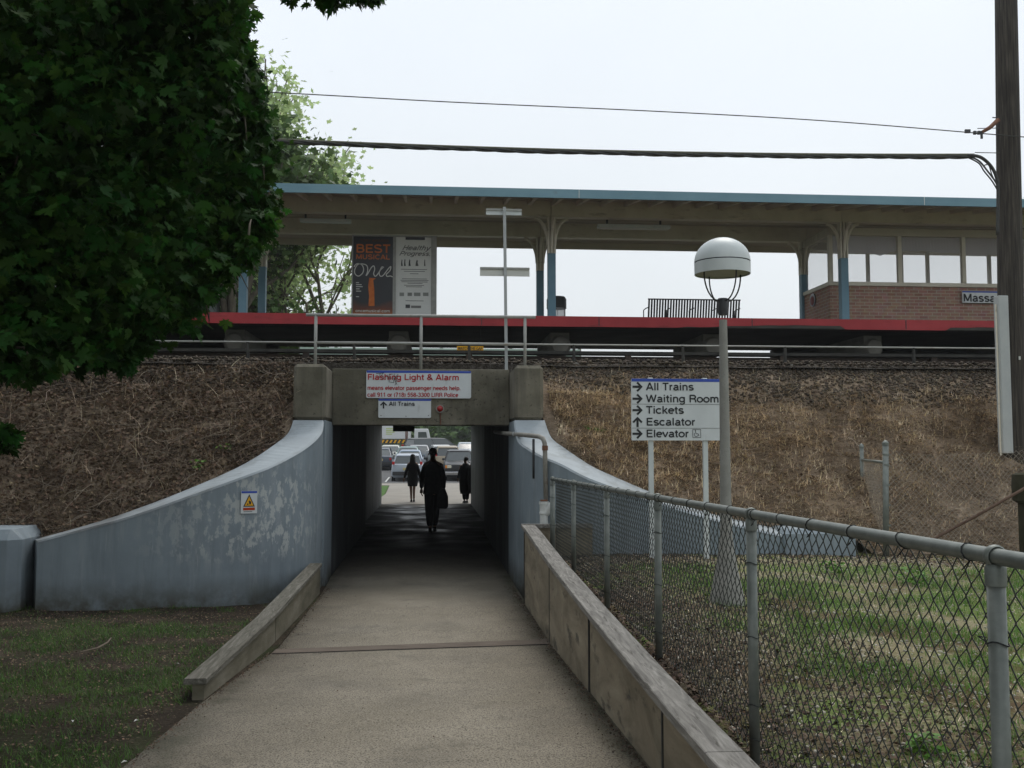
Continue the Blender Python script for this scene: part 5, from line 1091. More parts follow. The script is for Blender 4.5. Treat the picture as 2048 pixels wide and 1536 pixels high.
# third person by the right wall with a bulky bag
v = floor_at(932, 1008)
person('person', 'stooped person in a long bulky dark coat beside the right wall of the underpass', (v.x, v.y, PZ(v.y)+.006), R(15), 1.52,
   (((-.26,.02,1.12),(-.27,.16,.92)), ((.26,.02,1.12),(.28,.14,.90))), (((-.07,.05,.48),(-.06,.0,.09)), ((.07,.03,.48),(.06,.07,.09))),
   coat=[(.36,.22,.17),(.50,.25,.19),(.86,.27,.20),(1.12,.27,.19),(1.30,.26,.17),(1.40,.23,.14),(1.46,.14,.11),(1.51,.09,.085)], hair='short', build=1.1, lean=.12)
bg2 = thing('holdall', 'bulky dark holdall carried at the right side of the stooped person', 'bag', (v.x+.2, v.y, .6))
mb = MB(); cx, cy, c_z = v.x+.22, v.y-.12, PZ(v.y)
mb.loft([[(cx+rx*math.cos(2*math.pi*k/14), cy+.16*sc2_*math.sin(2*math.pi*k/14), c_z+z) for k in range(14)] for z, rx, sc2_ in ((.36,.10,.6),(.40,.17,1),(.8,.20,1.1),(1.12,.18,1),(1.22,.08,.6))]); mb.build('pouch', M_black, bg2, smooth=True)
MB().tube([(cx-.1, cy, c_z+1.18), (cx-.06, cy, c_z+1.32), (cx-.17, cy+.08, c_z+1.38)], .015, 6).build('strap', M_black, bg2)

# ================================================================== CARS BEYOND THE UNDERPASS
def car(name, label, cat, x, y, rz, paint, L=4.6, Wd=1.8, H=1.45, hood=.95, boot=1.0, belt=.95, yr=(-1.2, .5), yb=(-2.0, 1.25), rise=.28, tail='mid', group='cars parked beyond the underpass', cgl=M_cglass, bumper=None, amber=False):
    t = thing(name, label, cat, (0,0,0), group); hw = Wd/2; hl = L/2
    # lower body
    st = [(-hl, .42, boot-.28, .80), (-hl+.06, .30, boot-.06, .95), (yb[0]-.02, .22, boot, 1.0), (yb[0]+.4, .2, belt+.02, 1.0), (0, .2, belt, 1.0), (yb[1], .2, belt, 1.0), (yb[1]+.12, .22, hood+.02, .99), (hl-.35, .24, hood-.07, .96), (hl-.06, .30, hood-.16, .90), (hl, .40, hood-.32, .78)]
    st.sort(key=lambda q: q[0]); mb = MB()
    mb.loft([[(-hw*w*.86,yy,zb), (-hw*w,yy,zb+.14), (-hw*w,yy,(zb+zt)/2+.04), (-hw*w*.965,yy,zt-.05), (-hw*w*.88,yy,zt), (hw*w*.88,yy,zt), (hw*w*.965,yy,zt-.05), (hw*w,yy,(zb+zt)/2+.04), (hw*w,yy,zb+.14), (hw*w*.86,yy,zb)] for yy, zb, zt, w in st])
    body = mb.build('body', paint, t, smooth='auto')
    # roof and pillars
    rw_, bw = hw*.70, hw*.90
    R0, R1 = yr; B0, B1 = yb
    mb = MB(); mb.loft([[(-rw_*w, yy, z-.03), (-rw_*w*.85, yy, z+.01), (rw_*w*.85, yy, z+.01), (rw_*w, yy, z-.03), (rw_*w*.8, yy, z-.05), (-rw_*w*.8, yy, z-.05)] for yy, z, w in ((R0-.06, H-.05, .97), (R0+.12, H, 1), ((R0+R1)/2, H+.015, 1), (R1-.1, H-.01, 1), (R1+.06, H-.05, .97))])
    for sg in (-1, 1):
        for (y0_, y1_) in ((B0, R0), (B1, R1), ((B0+B1)/2+.1, (R0+R1)/2+.1)):
            mb.tube([(sg*bw, y0_, belt-.02), (sg*rw_, y1_, H-.04)], .035, 6)
    mb.build('roof', paint, t, smooth='auto')
    zt = H-.045; i_ = .008
    MB().add([(-bw,B1,belt),(bw,B1,belt),(rw_,R1,zt),(-rw_,R1,zt)], [(0,1,2,3)]).build('windscreen', cgl, t)
    MB().add([(-bw,B0,belt),(bw,B0,belt),(rw_,R0,zt),(-rw_,R0,zt)], [(0,1,2,3)]).build('rear_window', cgl, t)
    for sg in (-1, 1): MB().add([(sg*bw,B0,belt),(sg*bw,B1,belt),(sg*rw_,R1,zt),(sg*rw_,R0,zt)], [(0,1,2,3)]).build('side_window', cgl, t)
    wb = L*.29
    for yy in (-wb, wb+.08):
        for sg in (-1, 1):
            ty = MB().tube([(sg*(hw-.2), yy, .32), (sg*(hw+.0), yy, .32)], .32, 20).build('wheel', M_tyre, t, smooth='auto')
            MB().tube([(sg*(hw+.001), yy, .32), (sg*(hw+.008), yy, .32)], .2, 16).build('rim', M_rim, ty)
    zl = boot-.22 if tail == 'mid' else belt+.12
    for sg in (-1, 1):
        MB().box(sg*hw*.86-.08, sg*hw*.86+.06, -hl-.02, -hl+.12, zl-.09, zl+(.07 if tail == 'mid' else .08)).build('tail_light', M_taill, t, bevel=.01)
        hb_ = MB(); hb_.box(sg*hw*.70-.15, sg*hw*.70+.15, hl-.12, hl+.015, hood-.36, hood-.20); hb_.build('headlight', M_headl, t, bevel=.02)
        if amber: MB().box(sg*hw*.86-.06, sg*hw*.86+.06, hl-.14, hl+.02, hood-.36, hood-.20).build('indicator', M_amber, t, bevel=.01)
        MB().box(sg*(hw+.02)-.07, sg*(hw+.02)+.07, B1-.25, B1-.12, belt+.02, belt+.16).build('mirror', paint, t, bevel=.02)
    bm_ = bumper or paint
    MB().box(-hw*.92, hw*.92, -hl-.07, -hl+.1, .36, .58).build('bumper', M_bump if not bumper else bumper, t, bevel=.03); MB().box(-hw*.92, hw*.92, hl-.1, hl+.07, .36, .56).build('bumper', bm_, t, bevel=.03)
    MB().box(-.26, .26, -hl-.03, -hl+.05, .66, .80).build('number_plate', M_plate, t)
    MB().box(-.4, .4, hl-.08, hl+.02, hood-.38, hood-.2).build('grille', M_bump, t)
    slope = math.atan2(float(G(y+2)-G(y-2)), 4)
    t.location = (x, y, float(G(y))+.02); t.rotation_euler = Euler((slope*math.cos(rz), slope*math.sin(rz)*-1, rz)); return t
P_ = lambda n, c, r=.3: mat(n, c, rough=r, spec=.6, metal=.2)
car_silver, car_black, car_green = P_('paint_silver', (.38,.42,.48)), P_('paint_black', (.02,.021,.024)), P_('paint_sage', (.18,.26,.25))
car_tan, car_white, car_van, car_blue = P_('paint_tan', (.34,.28,.20)), P_('paint_white', (.65,.66,.66)), P_('paint_charcoal', (.06,.062,.066)), P_('paint_blue', (.22,.28,.36))
wag = dict(H=1.52, boot=1.02, yb=(-2.1, 1.25), yr=(-1.75, .45), tail='high', L=4.6)
def cx_(px, Y): return (px-863)/FPX*Y
car('parked_car', 'silver station wagon parked tail-on, nearest on the left beyond the underpass', 'car', cx_(816, 57.2), 57.2+2.3, 0, car_silver, Wd=1.84, **wag)
car('pickup_truck', 'black pickup truck facing the underpass, amber lamps beside its headlights', 'pickup truck', cx_(920, 57.6), 57.6+2.4, math.pi, car_black, L=4.8, Wd=1.85, H=1.72, hood=1.12, boot=1.1, belt=1.12, yr=(-.4,.55), yb=(-.7,1.15), bumper=M_chrome, amber=True)
car('parked_car', 'pale blue grey saloon parked directly behind the silver station wagon', 'car', cx_(820, 65), 65.5+2, 0, car_blue, L=4.6, H=1.45)
car('parked_car', 'sage green saloon, third in the left row behind the silver wagon', 'car', cx_(816, 72), 73+2, 0, car_green, L=4.6, H=1.42)
car('parked_car', 'tan sport utility car with red tail lamps behind the black pickup', 'car', cx_(896, 65.5), 65.5+2.2, 0, car_tan, L=4.5, Wd=1.8, H=1.72, boot=1.12, belt=1.08, yb=(-2.05,1.2), yr=(-1.8,.45), tail='high')
car('parked_car', 'white hatchback behind the tan sport utility car', 'car', cx_(882, 72.5), 72.5+2.2, R(5), car_white, L=4.4, H=1.55, boot=1.0, yb=(-2.0,1.25), yr=(-1.5,.5))
car('minivan', 'large charcoal minivan parked aslant behind the cars', 'van', cx_(868, 82), 83, R(-62), car_van, L=5.0, Wd=1.95, H=1.85, hood=1.12, boot=1.15, belt=1.15, yb=(-2.35,1.7), yr=(-2.1,.75), tail='high')
car('parked_car', 'dark blue car at the left edge of the view through the underpass', 'car', cx_(762, 70), 71, 0, P_('paint_navy', (.05,.065,.09)), L=4.6, H=1.45)
car('parked_car', 'white car with a pale bumper left of the sage green saloon', 'car', cx_(780, 76), 78, math.pi, P_('paint_cream', (.5,.5,.46)), L=4.5, H=1.4)
car('parked_car', 'pale car far back on the right behind the pickup', 'car', cx_(934, 83), 84, math.pi, P_('paint_pale', (.5,.55,.58)), L=4.5, H=1.45)
car('parked_car', 'silver hatchback squeezed between the wagon row and the minivan', 'car', cx_(838, 76), 77.5, 0, P_('paint_grey', (.3,.31,.32)), L=4.2, H=1.45)
# white truck
ty_ = 93.0; gz = float(G(ty_)); t = thing('box_truck', 'white lorry with green lettering stripes and a black and yellow side bar', 'lorry', (0, ty_, gz))
xl, xr_ = cx_(690, ty_), cx_(822, ty_); c0, c1 = cx_(829, ty_), cx_(858, ty_)
ZT = U(800, 851, Y=ty_).z; zb1 = U(800, 878, Y=ty_).z
MB().box(xl, xr_, ty_, ty_+2.4, zb1, ZT+.5).build('box_body', car_white, t, bevel=.04)
for i, (yy, w) in enumerate(((858, 16), (861.5, 20), (865, 17), (869, 12))): A = U(772, yy, Y=ty_-.01); MB().box(A.x, A.x+w*ty_/FPX, ty_-.02, ty_-.002, A.z, A.z+.07).build('stripe', mat('stripe_green', (.45,.55,.12)), t)
A = U(799, 872, Y=ty_); text('A', (A.x, ty_-.01, A.z), RX, UZ, .4, .3, M_sblk, t, 'mark') if False else None
bar = MB(); bar.box(xl, xr_-.3, ty_-.05, ty_+.05, U(0, 886, Y=ty_).z, zb1-.06); bar.build('side_bar', M_sblk, t)
mb = MB(); za, zb2_ = U(0, 885.5, Y=ty_).z, zb1-.08
for k_ in np.arange(xl, xr_-.7, .38): mb.add([(k_,ty_-.055,za),(k_+.18,ty_-.055,za),(k_+.34,ty_-.055,zb2_),(k_+.16,ty_-.055,zb2_)], [(0,1,2,3)])
mb.build('stripe', M_yellow, t)
mb = MB(); mb.box(xl, c1, ty_+.3, ty_+2.1, gz+.55, gz+.8); mb.build('chassis', M_bump, t)
cz1 = U(840, 857.5, Y=ty_).z
cb = MB(); cb.prism([(c0, gz+.7), (c1+.25, gz+.7), (c1+.2, gz+1.5), (c1-.05, cz1-.03), (c1-.2, cz1), (c0, cz1)], ty_+.05, ty_+2.2); cb.build('cab', car_white, t, bevel=.05)
MB().add([(c0+.35, ty_+.04, gz+1.5), (c1-.1, ty_+.04, gz+1.5), (c1-.25, ty_+.04, cz1-.3), (c0+.35, ty_+.04, cz1-.3)], [(0,1,2,3)]).build('side_window', M_cglass, t)
for xw in (xl+1.2, xr_-1.0, c0+.6):
    w_ = MB().tube([(xw, ty_-.02, gz+.48), (xw, ty_+.3, gz+.48)], .48, 20).build('wheel', M_tyre, t, smooth='auto'); MB().tube([(xw, ty_-.03, gz+.48), (xw, ty_-.021, gz+.48)], .28, 14).build('rim', M_rim, w_)
a = U(813, 885, Y=90); tag(MB().tube([(a.x, 90, 1.2), (a.x, 90, 6.0)], .13, 10).build('pole', mat('pole_red', (.16,.10,.085)), None, smooth=True), 'brown pole standing in front of the white lorry', 'pole')

# ================================================================== VEGETATION
def frames(n, droop=.0, tilt=.8, up=None):
    """random leaf frames: a (length), b (width), c (normal)"""
    az = rng.uniform(0, 2*np.pi, n); dr = rng.normal(droop, .35, n)
    a = np.stack([np.cos(az)*np.cos(dr), np.sin(az)*np.cos(dr), -np.sin(dr)], 1)
    b = np.stack([-np.sin(az), np.cos(az), np.zeros(n)], 1); c = np.cross(a, b)
    ro = rng.normal(0, tilt, n)[:, None]; b2 = b*np.cos(ro) + c*np.sin(ro); c2 = np.cross(a, b2); return a, b2, c2
MH = [(0,0),(.26,-.10),(.20,.06),(.55,.16),(.42,.26),(.62,.50),(.44,.46),(.40,.60),(.16,.42),(.24,.72),(.10,.68),(0,1.0)]
MAPLE = np.array(MH + [(-x, y) for x, y in MH[-2:0:-1]])
OVAL = np.array([(0,0),(.28,.3),(.26,.65),(0,1),(-.26,.65),(-.28,.3)])
CLUMP = np.array([(0,0),(.4,.05),(.25,.3),(.6,.5),(.3,.6),(.2,1),(-.1,.7),(-.5,.8),(-.3,.45),(-.55,.1)])
def leaves(name, C, size, shape, m, parent, droop=.3, fold=.12, tilt=.7):
    n = len(C); a, b, c = frames(n, droop, tilt); K = len(shape); s = size[:, None, None]
    P = C[:, None, :] + s*(a[:, None, :]*shape[None, :, 1:2] + b[:, None, :]*shape[None, :, 0:1] + c[:, None, :]*(fold*np.abs(shape[None, :, 0:1]) - .12*shape[None, :, 1:2]**2))
    ctr = C[:, None, :] + s*(a[:, None, :]*.35); V = np.concatenate([ctr, P], 1).reshape(-1, 3)
    k = np.arange(K); T = np.stack([np.zeros(K, int), 1+k, 1+(k+1) % K], 1); F = (T[None] + (np.arange(n)*(K+1))[:, None, None]).reshape(-1, 3)
    return np_obj(name, V, F, m, parent)

# --- the dark maple hanging over the lawn on the left
mp = thing('maple_tree', 'large dark maple whose hanging foliage fills the upper left', 'tree', (-6.8, 6.2, .2))
MB().tube([(-6.8,6.2,0),(-6.75,6.2,1.0),(-6.6,6.3,2.4),(-6.3,6.3,4.2),(-6.0,6.5,6.5),(-5.8,6.6,9.0)], [.42,.34,.31,.27,.2,.08], 14).build('trunk', M_bark, mp, smooth=True)
clumps = []   # centre, radius
BD = ([-100,0,120,230,290,330,370,410,450,500,560,600,640,670,700,760,900], [500,505,520,548,580,565,555,590,575,530,480,430,410,400,300,120,50])
BB = ([-200,0,60,150,200,240,290,330,375,400,440,520], [775,780,780,740,745,755,725,675,700,625,560,545])
def cl(px, py, Y, r):
    if px < 580: px = min(px, float(np.interp(py, *BD)) - r*1991/Y*.98)
    if px < 540: py = min(py, float(np.interp(px, *BB)) - r*1991/Y*.92)
    v = U(px, py, Y=Y); clumps.append((v.x, v.y, v.z, r))
v = U(8, 872, Y=5.0); clumps.append((v.x, v.y, v.z, .09))
for q in ((470,60,6.2,.42),(430,30,6.0,.5),(400,150,6.4,.6),(470,185,7.0,.42),(455,260,7.2,.50),(500,305,7.2,.36),(430,340,7.4,.55),(480,395,7.6,.36),(380,440,7.2,.5),(455,470,8.0,.42),(400,520,7.6,.4),
          (330,300,6.8,.7),(300,420,6.6,.6),(330,520,6.6,.5),(310,590,6.6,.36),(345,625,7.0,.26),(280,560,6.2,.4),(250,480,6.2,.6),(230,620,6.0,.34),(250,670,6.2,.2),(180,560,5.8,.55),(150,660,5.8,.32),(90,600,5.6,.5),(60,690,5.4,.34),(20,720,5.2,.24),(180,700,5.8,.16),
          (100,450,5.6,.7),(50,300,5.4,.8),(200,300,6.0,.8),(300,180,6.0,.7),(200,120,5.8,.8),(60,120,5.4,.8),(330,40,5.8,.6),(-60,600,5.4,.6),(-120,400,5.6,.9),(-100,150,5.6,.9),(540,280,7.4,.22),(520,415,7.6,.18),(500,120,6.6,.16),(505,20,5.8,.20)):
    cl(*q)
cl(690, -30, 5.2, .13); cl(745, -22, 5.2, .11); cl(640, -60, 5.2, .18); cl(600, -70, 5.3, .25); cl(520, -90, 5.4, .4)
for k_ in range(46):     # small sprays breaking the outline
    py = rng.uniform(40, 640); px = float(np.interp(py, *BD)) + rng.uniform(-75, -32); v = U(px, py, Y=rng.uniform(6.4, 7.6)); clumps.append((v.x, v.y, v.z, rng.uniform(.07, .13)))
for k_ in range(34):
    px = rng.uniform(-20, 500); py = float(np.interp(px, *BB)) + rng.uniform(-80, -38); v = U(px, py, Y=rng.uniform(5.8, 7.2)); clumps.append((v.x, v.y, v.z, rng.uniform(.06, .12)))
fore = len(clumps)
for i in range(95):     # the rest of the crown, up and away from the path
    an = rng.uniform(0, 2*np.pi); rr = rng.uniform(.4, 1)**.5; h = rng.uniform(0, 1)
    x = -6.2 + 4.4*rr*math.cos(an)*(1-.45*h); y = 5.8 + 4.8*rr*math.sin(an)*(1-.4*h); z = 3.4 + 6.6*h
    if x > -2.2 and z < 6 : x = -2.6
    if y < 1.5: y = 1.5 + rng.uniform(0, 1)
    clumps.append((x, y, z, rng.uniform(.8, 1.15)))
for i in range(46):     # unseen boughs over the lawn and the viewer, added for their shade
    clumps.append((rng.uniform(-6.5, -.9), rng.uniform(-3.5, 3.4), rng.uniform(4.9, 7.2), rng.uniform(.7, 1.0)))
clumps[:fore] = [(x, y, z, r*.86) for x, y, z, r in clumps[:fore]]
Cs = []; Sz = []
for i, (x, y, z, r) in enumerate(clumps):
    n = int((2300 if i < fore else 480)*r**1.6) + (14 if r < .3 else 0)
    d = rng.normal(0, 1, (n, 3)); d /= np.linalg.norm(d, axis=1)[:, None]; q = rng.uniform(.25, 1, n)**.5
    jit = 1 + .28*np.sin(d[:, 0]*5 + x*3)*np.cos(d[:, 2]*4 + y) + .2*rng.normal(0, .6, n)
    P = np.array([x, y, z]) + d*(q*r*jit)[:, None]*np.array([1, 1, .85])
    Cs.append(P); Sz.append((.04 + .075*rng.uniform(0, 1, n)**2) if i < fore else rng.uniform(.13, .20, n))
Cs = np.concatenate(Cs); Sz = np.concatenate(Sz)
leaves('crown', Cs, Sz, MAPLE, M_leaf, mp, droop=.75, fold=.25, tilt=.5)
mb = MB()
limbs = [(-6.5,6.3,3.0)]
for i in range(0, len(clumps), 2):
    x, y, z, r = clumps[i]
    if r < .28: continue
    s0 = Vector((-6.3, 6.3, min(max(z-.4, 2.6), 7.5))); e0 = Vector((x, y, z)); md = (s0+e0)/2 + Vector((0, 0, .35))
    mb.tube(catmull([s0, md, e0], 4), [.09,.08,.07,.06,.05,.04,.03,.02,.008], 5)
for k_ in range(60):
    x, y, z, r = clumps[rng.integers(0, fore)]; a = Vector((x, y, z)); b = a + Vector((rng.normal(0,.1), rng.normal(0,.15), rng.normal(-.05,.1)))
    mb.tube([a, (a+b)/2 + Vector((0,0,.05)), b], [.010,.007,.003], 4)
mb.build('branches', M_bark, mp, smooth=True)

# --- branching trees farther off
def branch_tree(name, label, base, h, spread, seed, leafm, lsize, nleaf, leaf_r, levels=4, lean=(0,0), trunk_r=.3, shape=CLUMP, start=.25, dens=1.0):
    rd = random.Random(seed); T = thing(name, label, 'tree', base); B = Vector(base); tips = []; mb = MB()
    def grow(p, d, ln, r, lv):
        pts = [p]; q = p; dd = d
        for k in range(4):
            dd = (dd + Vector((rd.gauss(0,.13), rd.gauss(0,.13), rd.gauss(.03,.07)))).normalized(); q = q + dd*ln/4; pts.append(q)
        mb.tube(pts, [r*(1-.11*k) for k in range(5)], 6 if lv > 1 else 4, cap=False)
        if lv <= 2: tips.extend(pts[1:])
        if lv == 0: return
        n = 3 if lv > 1 else 4
        for k in range(n):
            an = rd.uniform(0, 2*math.pi); tl = rd.uniform(.45, .95)*spread
            nd = (dd + Vector((math.cos(an)*tl, math.sin(an)*tl, rd.uniform(-.15, .35)))).normalized(); st = pts[rd.choice((2, 3, 4))] if k else pts[4]
            grow(st, nd, ln*rd.uniform(.58, .8), r*.55, lv-1)
    top = B + Vector((lean[0]*start*h, lean[1]*start*h, h*start)); mb.tube([B, (B+top)/2, top], [trunk_r, trunk_r*.85, trunk_r*.75], 12)
    for k in range(5): an = 2*math.pi*k/5 + rd.uniform(-.4,.4); grow(top, Vector((math.cos(an)*.6*spread+lean[0], math.sin(an)*.6*spread, 1.0)).normalized(), h*.30, trunk_r*.55, levels-1)
    grow(top, Vector((lean[0], 0, 1)).normalized(), h*.33, trunk_r*.6, levels-1)
    mb.build('trunk', M_bark, T, smooth=True)
    tp = np.array([tuple(t) for t in tips]); idx = rng.integers(0, len(tp), nleaf); C = tp[idx] + rng.normal(0, leaf_r, (nleaf, 3))*np.array([1,1,.7])
    leaves('crown', C, rng.uniform(.6, 1.3, nleaf)*lsize, shape, leafm, T, droop=.1, tilt=.9); return T
def bx_at(px, Y): return U(px, 600, Y=Y).x
branch_tree('tall_tree', 'tall thin-crowned pale green tree rising behind the station canopy', (bx_at(520, 44), 44, 0), 17.6, .50, 5, M_leafpale, .24, 13000, .46, lean=(.02,0), trunk_r=.42)
branch_tree('spreading_tree', 'pale green tree with long low limbs seen between the canopy columns', (bx_at(545, 37), 37, 0), 11.5, .95, 12, M_leafpale, .20, 4200, .30, lean=(.12,0), trunk_r=.3, start=.30)
branch_tree('bushy_tree', 'dense dark green tree low behind the platform left of the poster board', (bx_at(560, 36), 36, 0), 6.6, .5, 31, M_leafdark, .20, 4500, .40, trunk_r=.25, start=.35)
branch_tree('bushy_tree', 'dark tree with bare trunk behind the blue column beside the maple', (bx_at(462, 33), 33, 0), 9.5, .7, 41, M_leafdark, .24, 9000, .38, trunk_r=.27, start=.58)
branch_tree('bushy_tree', 'loose dark green tree farthest left behind the platform', (bx_at(400, 40), 40, 0), 8.5, .8, 47, M_leafdark, .24, 6000, .42, trunk_r=.25, start=.35)
# woods behind the parking lot
for i, (x, y, h) in enumerate(((-8,112,11),(-2,118,12),(3.5,110,10.5),(8,114,12),(12,108,10),(-14,110,12),(17,112,11))):
    branch_tree('wood_tree', ('tree in the dark woods behind the parked vehicles, seen through the underpass'), (x, y, 1.4), h, .8, 60+i, M_leafdark, .55, 5200, .6, trunk_r=.22, start=.12, levels=3)['group'] = 'trees behind the parking lot'
tag(grid_obj('undergrowth', np.linspace(-30, 30, 60), np.linspace(104, 122, 16), lambda X, Y: 1.5 + 2.6*fbm(X*.8, Y*.8, 9) * np.clip((Y-104)/2, 0, 1) + np.clip(Y-108, 0, 9)*.35, M_leafdark), kind='structure')
n = 9000; X = rng.uniform(-26, 26, n); Y = rng.uniform(104.5, 118, n); Z = 1.6 + rng.uniform(0, 1, n)**.7 * (2.2 + (Y-104)*.35)
o = leaves('shrub_mass', np.stack([X, Y, Z], 1), rng.uniform(.4, .8, n), CLUMP, M_leafdark, None, tilt=1.0); tag(o, 'dark green mass of shrubs along the far side of the parking lot', 'shrubs', kind='stuff')

# --- ground cover
def blades(name, X, Y, Z, h, w, m, lean=.5, dirx=None, seg=3):
    n = len(X); az = rng.uniform(0, 2*np.pi, n) if dirx is None else dirx; ln = np.abs(rng.normal(lean, lean*.45, n)); ts = np.linspace(0, 1, seg+1)
    dx, dy = np.cos(az), np.sin(az); px_, py_ = -dy, dx; V = []
    for i, t in enumerate(ts):
        cx = X + dx*h*ln*t**1.5; cy = Y + dy*h*ln*t**1.5; cz_ = Z + h*t*np.clip(1.15-ln*.45, .15, 1)
        ww = w*(1-t*.85)/2
        V.append(np.stack([cx-px_*ww, cy-py_*ww, cz_], 1)); V.append(np.stack([cx+px_*ww, cy+py_*ww, cz_], 1))
    V = np.stack(V, 1); b = np.arange(n)*(2*(seg+1)); F = []
    for i in range(seg): F.append(np.stack([b+2*i, b+2*i+1, b+2*i+3, b+2*i+2], 1))
    return np_obj(name, V, np.concatenate(F), m)
def bank_pts(n, left, x0, x1, t0=0., t1=1., pw=1.0):
    X = rng.uniform(x0, x1, n); T = t0 + (t1-t0)*rng.uniform(0, 1, n)**pw; Y, Z = bank(X, T, left)
    return X, Y, Z, T
# dry tan grass on the right bank, thinner near the ballast
X, Y, Z, T = bank_pts(130000, False, 1.7, 13, 0, .97)
keep = rng.uniform(0, 1, len(X)) < np.clip((.96 - T)*3.2, 0.10, 1) * (.10 + 1.3*fbm(X*1.1, T*4, 33)); X, Y, Z = X[keep], Y[keep], Z[keep]
dirn = rng.normal(-1.6, 1.7, len(X)) + (fbm(X*2, Y*2, 50)-.5)*8
tag(blades('dry_grass', X, Y, Z, rng.uniform(.04, .13, len(X)), rng.uniform(.004, .010, len(X)), M_straw, lean=2.3, dirx=dirn), 'flattened tan dry grass covering the right bank', 'dry grass', kind='stuff')
X, Y, Z, T = bank_pts(70000, True, -11, -1.95, 0, .97)
keep = rng.uniform(0, 1, len(X)) < .15 + 1.0*fbm(X*1.3, T*4, 34); X, Y, Z = X[keep], Y[keep], Z[keep]
tag(blades('dead_stems', X, Y, Z, rng.uniform(.04, .18, len(X)), rng.uniform(.003, .008, len(X)), M_straw2, lean=2.0), 'brown dead stems and brambles covering the left bank', 'dead stems', kind='stuff')
X, Y, Z, T = bank_pts(42000, True, -11, -1.95, 0, .97); Cc = np.stack([X, Y, Z+rng.uniform(.0,.05,len(X))], 1)
tag(leaves('leaf_litter', Cc, rng.uniform(.02, .055, len(X)), CLUMP, M_litter, None, droop=0, tilt=.7), 'brown leaf litter on the left bank', 'leaf litter', kind='stuff')
X, Y, Z, T = bank_pts(26000, False, 1.7, 13, 0, .99); Cc = np.stack([X, Y, Z+.012], 1)
tag(leaves('leaf_litter', Cc, rng.uniform(.018, .045, len(X)), OVAL, M_litter, None, droop=0, tilt=.7), 'brown leaf litter among the dry grass of the right bank', 'leaf litter', kind='stuff')
# taller wispy stalks
X, Y, Z, T = bank_pts(2600, False, 1.7, 13, 0, .8)
tag(blades('tall_stalks', X, Y, Z, rng.uniform(.08, .22, len(X)), rng.uniform(.003, .007, len(X)), M_straw, lean=2.0, seg=4), 'wispy straw stalks bent over the right bank', 'stalks', kind='stuff')
X, Y, Z, T = bank_pts(1500, True, -11, -1.95, 0, .9)
tag(blades('bramble_stalks', X, Y, Z, rng.uniform(.12, .4, len(X)), rng.uniform(.004, .008, len(X)), M_straw, lean=1.7, seg=5), 'arching dead bramble stalks on the left bank', 'brambles', kind='stuff')
# ballast stones
def stones(name, C, s, m):
    n = len(C); base = np.array([(-1,-1,-.7),(1,-1,-.7),(1,1,-.7),(-1,1,-.7),(-.8,-.8,.7),(.9,-.7,.6),(.7,.8,.8),(-.9,.7,.6)])*.5
    J = base[None] * (1 + rng.normal(0, .22, (n, 8, 3))); an = rng.uniform(0, 6.28, n); an2 = rng.uniform(-.9, .9, n)
    c, s_ = np.cos(an)[:, None], np.sin(an)[:, None]; x = J[..., 0]*c - J[..., 1]*s_; y = J[..., 0]*s_ + J[..., 1]*c; z = J[..., 2]
    c2, s2 = np.cos(an2)[:, None], np.sin(an2)[:, None]; y, z = y*c2 - z*s2, y*s2 + z*c2
    V = C[:, None, :] + np.stack([x, y, z], -1)*s[:, None, None]; f = np.array([(0,3,2,1),(4,5,6,7),(0,1,5,4),(1,2,6,5),(2,3,7,6),(3,0,4,7)])
    return np_obj(name, V, (f[None] + (np.arange(n)*8)[:, None, None]).reshape(-1, 4), m)
Cc = []
for left, x0, x1 in ((True, -13, -1.95), (False, 1.6, 13)):
    X, Y, Z, T = bank_pts(9000, left, x0, x1, 1.0, .74, 2.0); Cc.append(np.stack([X, Y, Z+.01], 1))
X = rng.uniform(-13, 13, 9000); Y = rng.uniform(15.08, 16.4, 9000); Z = 3.15 + .07*(Y > 15.5) + .03; Cc.append(np.stack([X, Y, Z], 1)); Cc = np.concatenate(Cc)
tag(stones('ballast_stones', Cc, rng.uniform(.016, .048, len(Cc)), M_stone), 'grey brown ballast stones along the edge of the track', 'ballast', kind='stuff')
# left lawn: patchy grass on dark soil
n = 150000; X = rng.uniform(-8, -1.4, n); Y = rng.uniform(4.2, 12.2, n); msk = fbm(X*.9, Y*.9, 71)*.6 + fbm(X*3, Y*3, 72)*.4 + (8 - Y)*.012
ed = np.interp(Y, [4, 5.3, 7.1, 9.3, 13], [-1.62, -1.57, -1.68, -1.58, -1.54]); keep = (rng.uniform(0, 1, n) < np.clip((msk - .44)*7, .03, 1)) & (X < ed + .02*rng.normal(0, 1, n)); X, Y = X[keep], Y[keep]
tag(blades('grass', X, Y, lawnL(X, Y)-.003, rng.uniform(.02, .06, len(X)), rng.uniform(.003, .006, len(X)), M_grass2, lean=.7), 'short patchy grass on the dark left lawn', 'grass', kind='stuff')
n = 22000; X = rng.uniform(-8, -1.7, n); Y = rng.uniform(4.2, 12.0, n)
tag(leaves('fallen_leaves', np.stack([X, Y, lawnL(X, Y)+.006], 1), rng.uniform(.008, .026, n), OVAL, M_litter, None, droop=0, tilt=.4), 'brown debris scattered over the left lawn', 'leaf litter', kind='stuff')
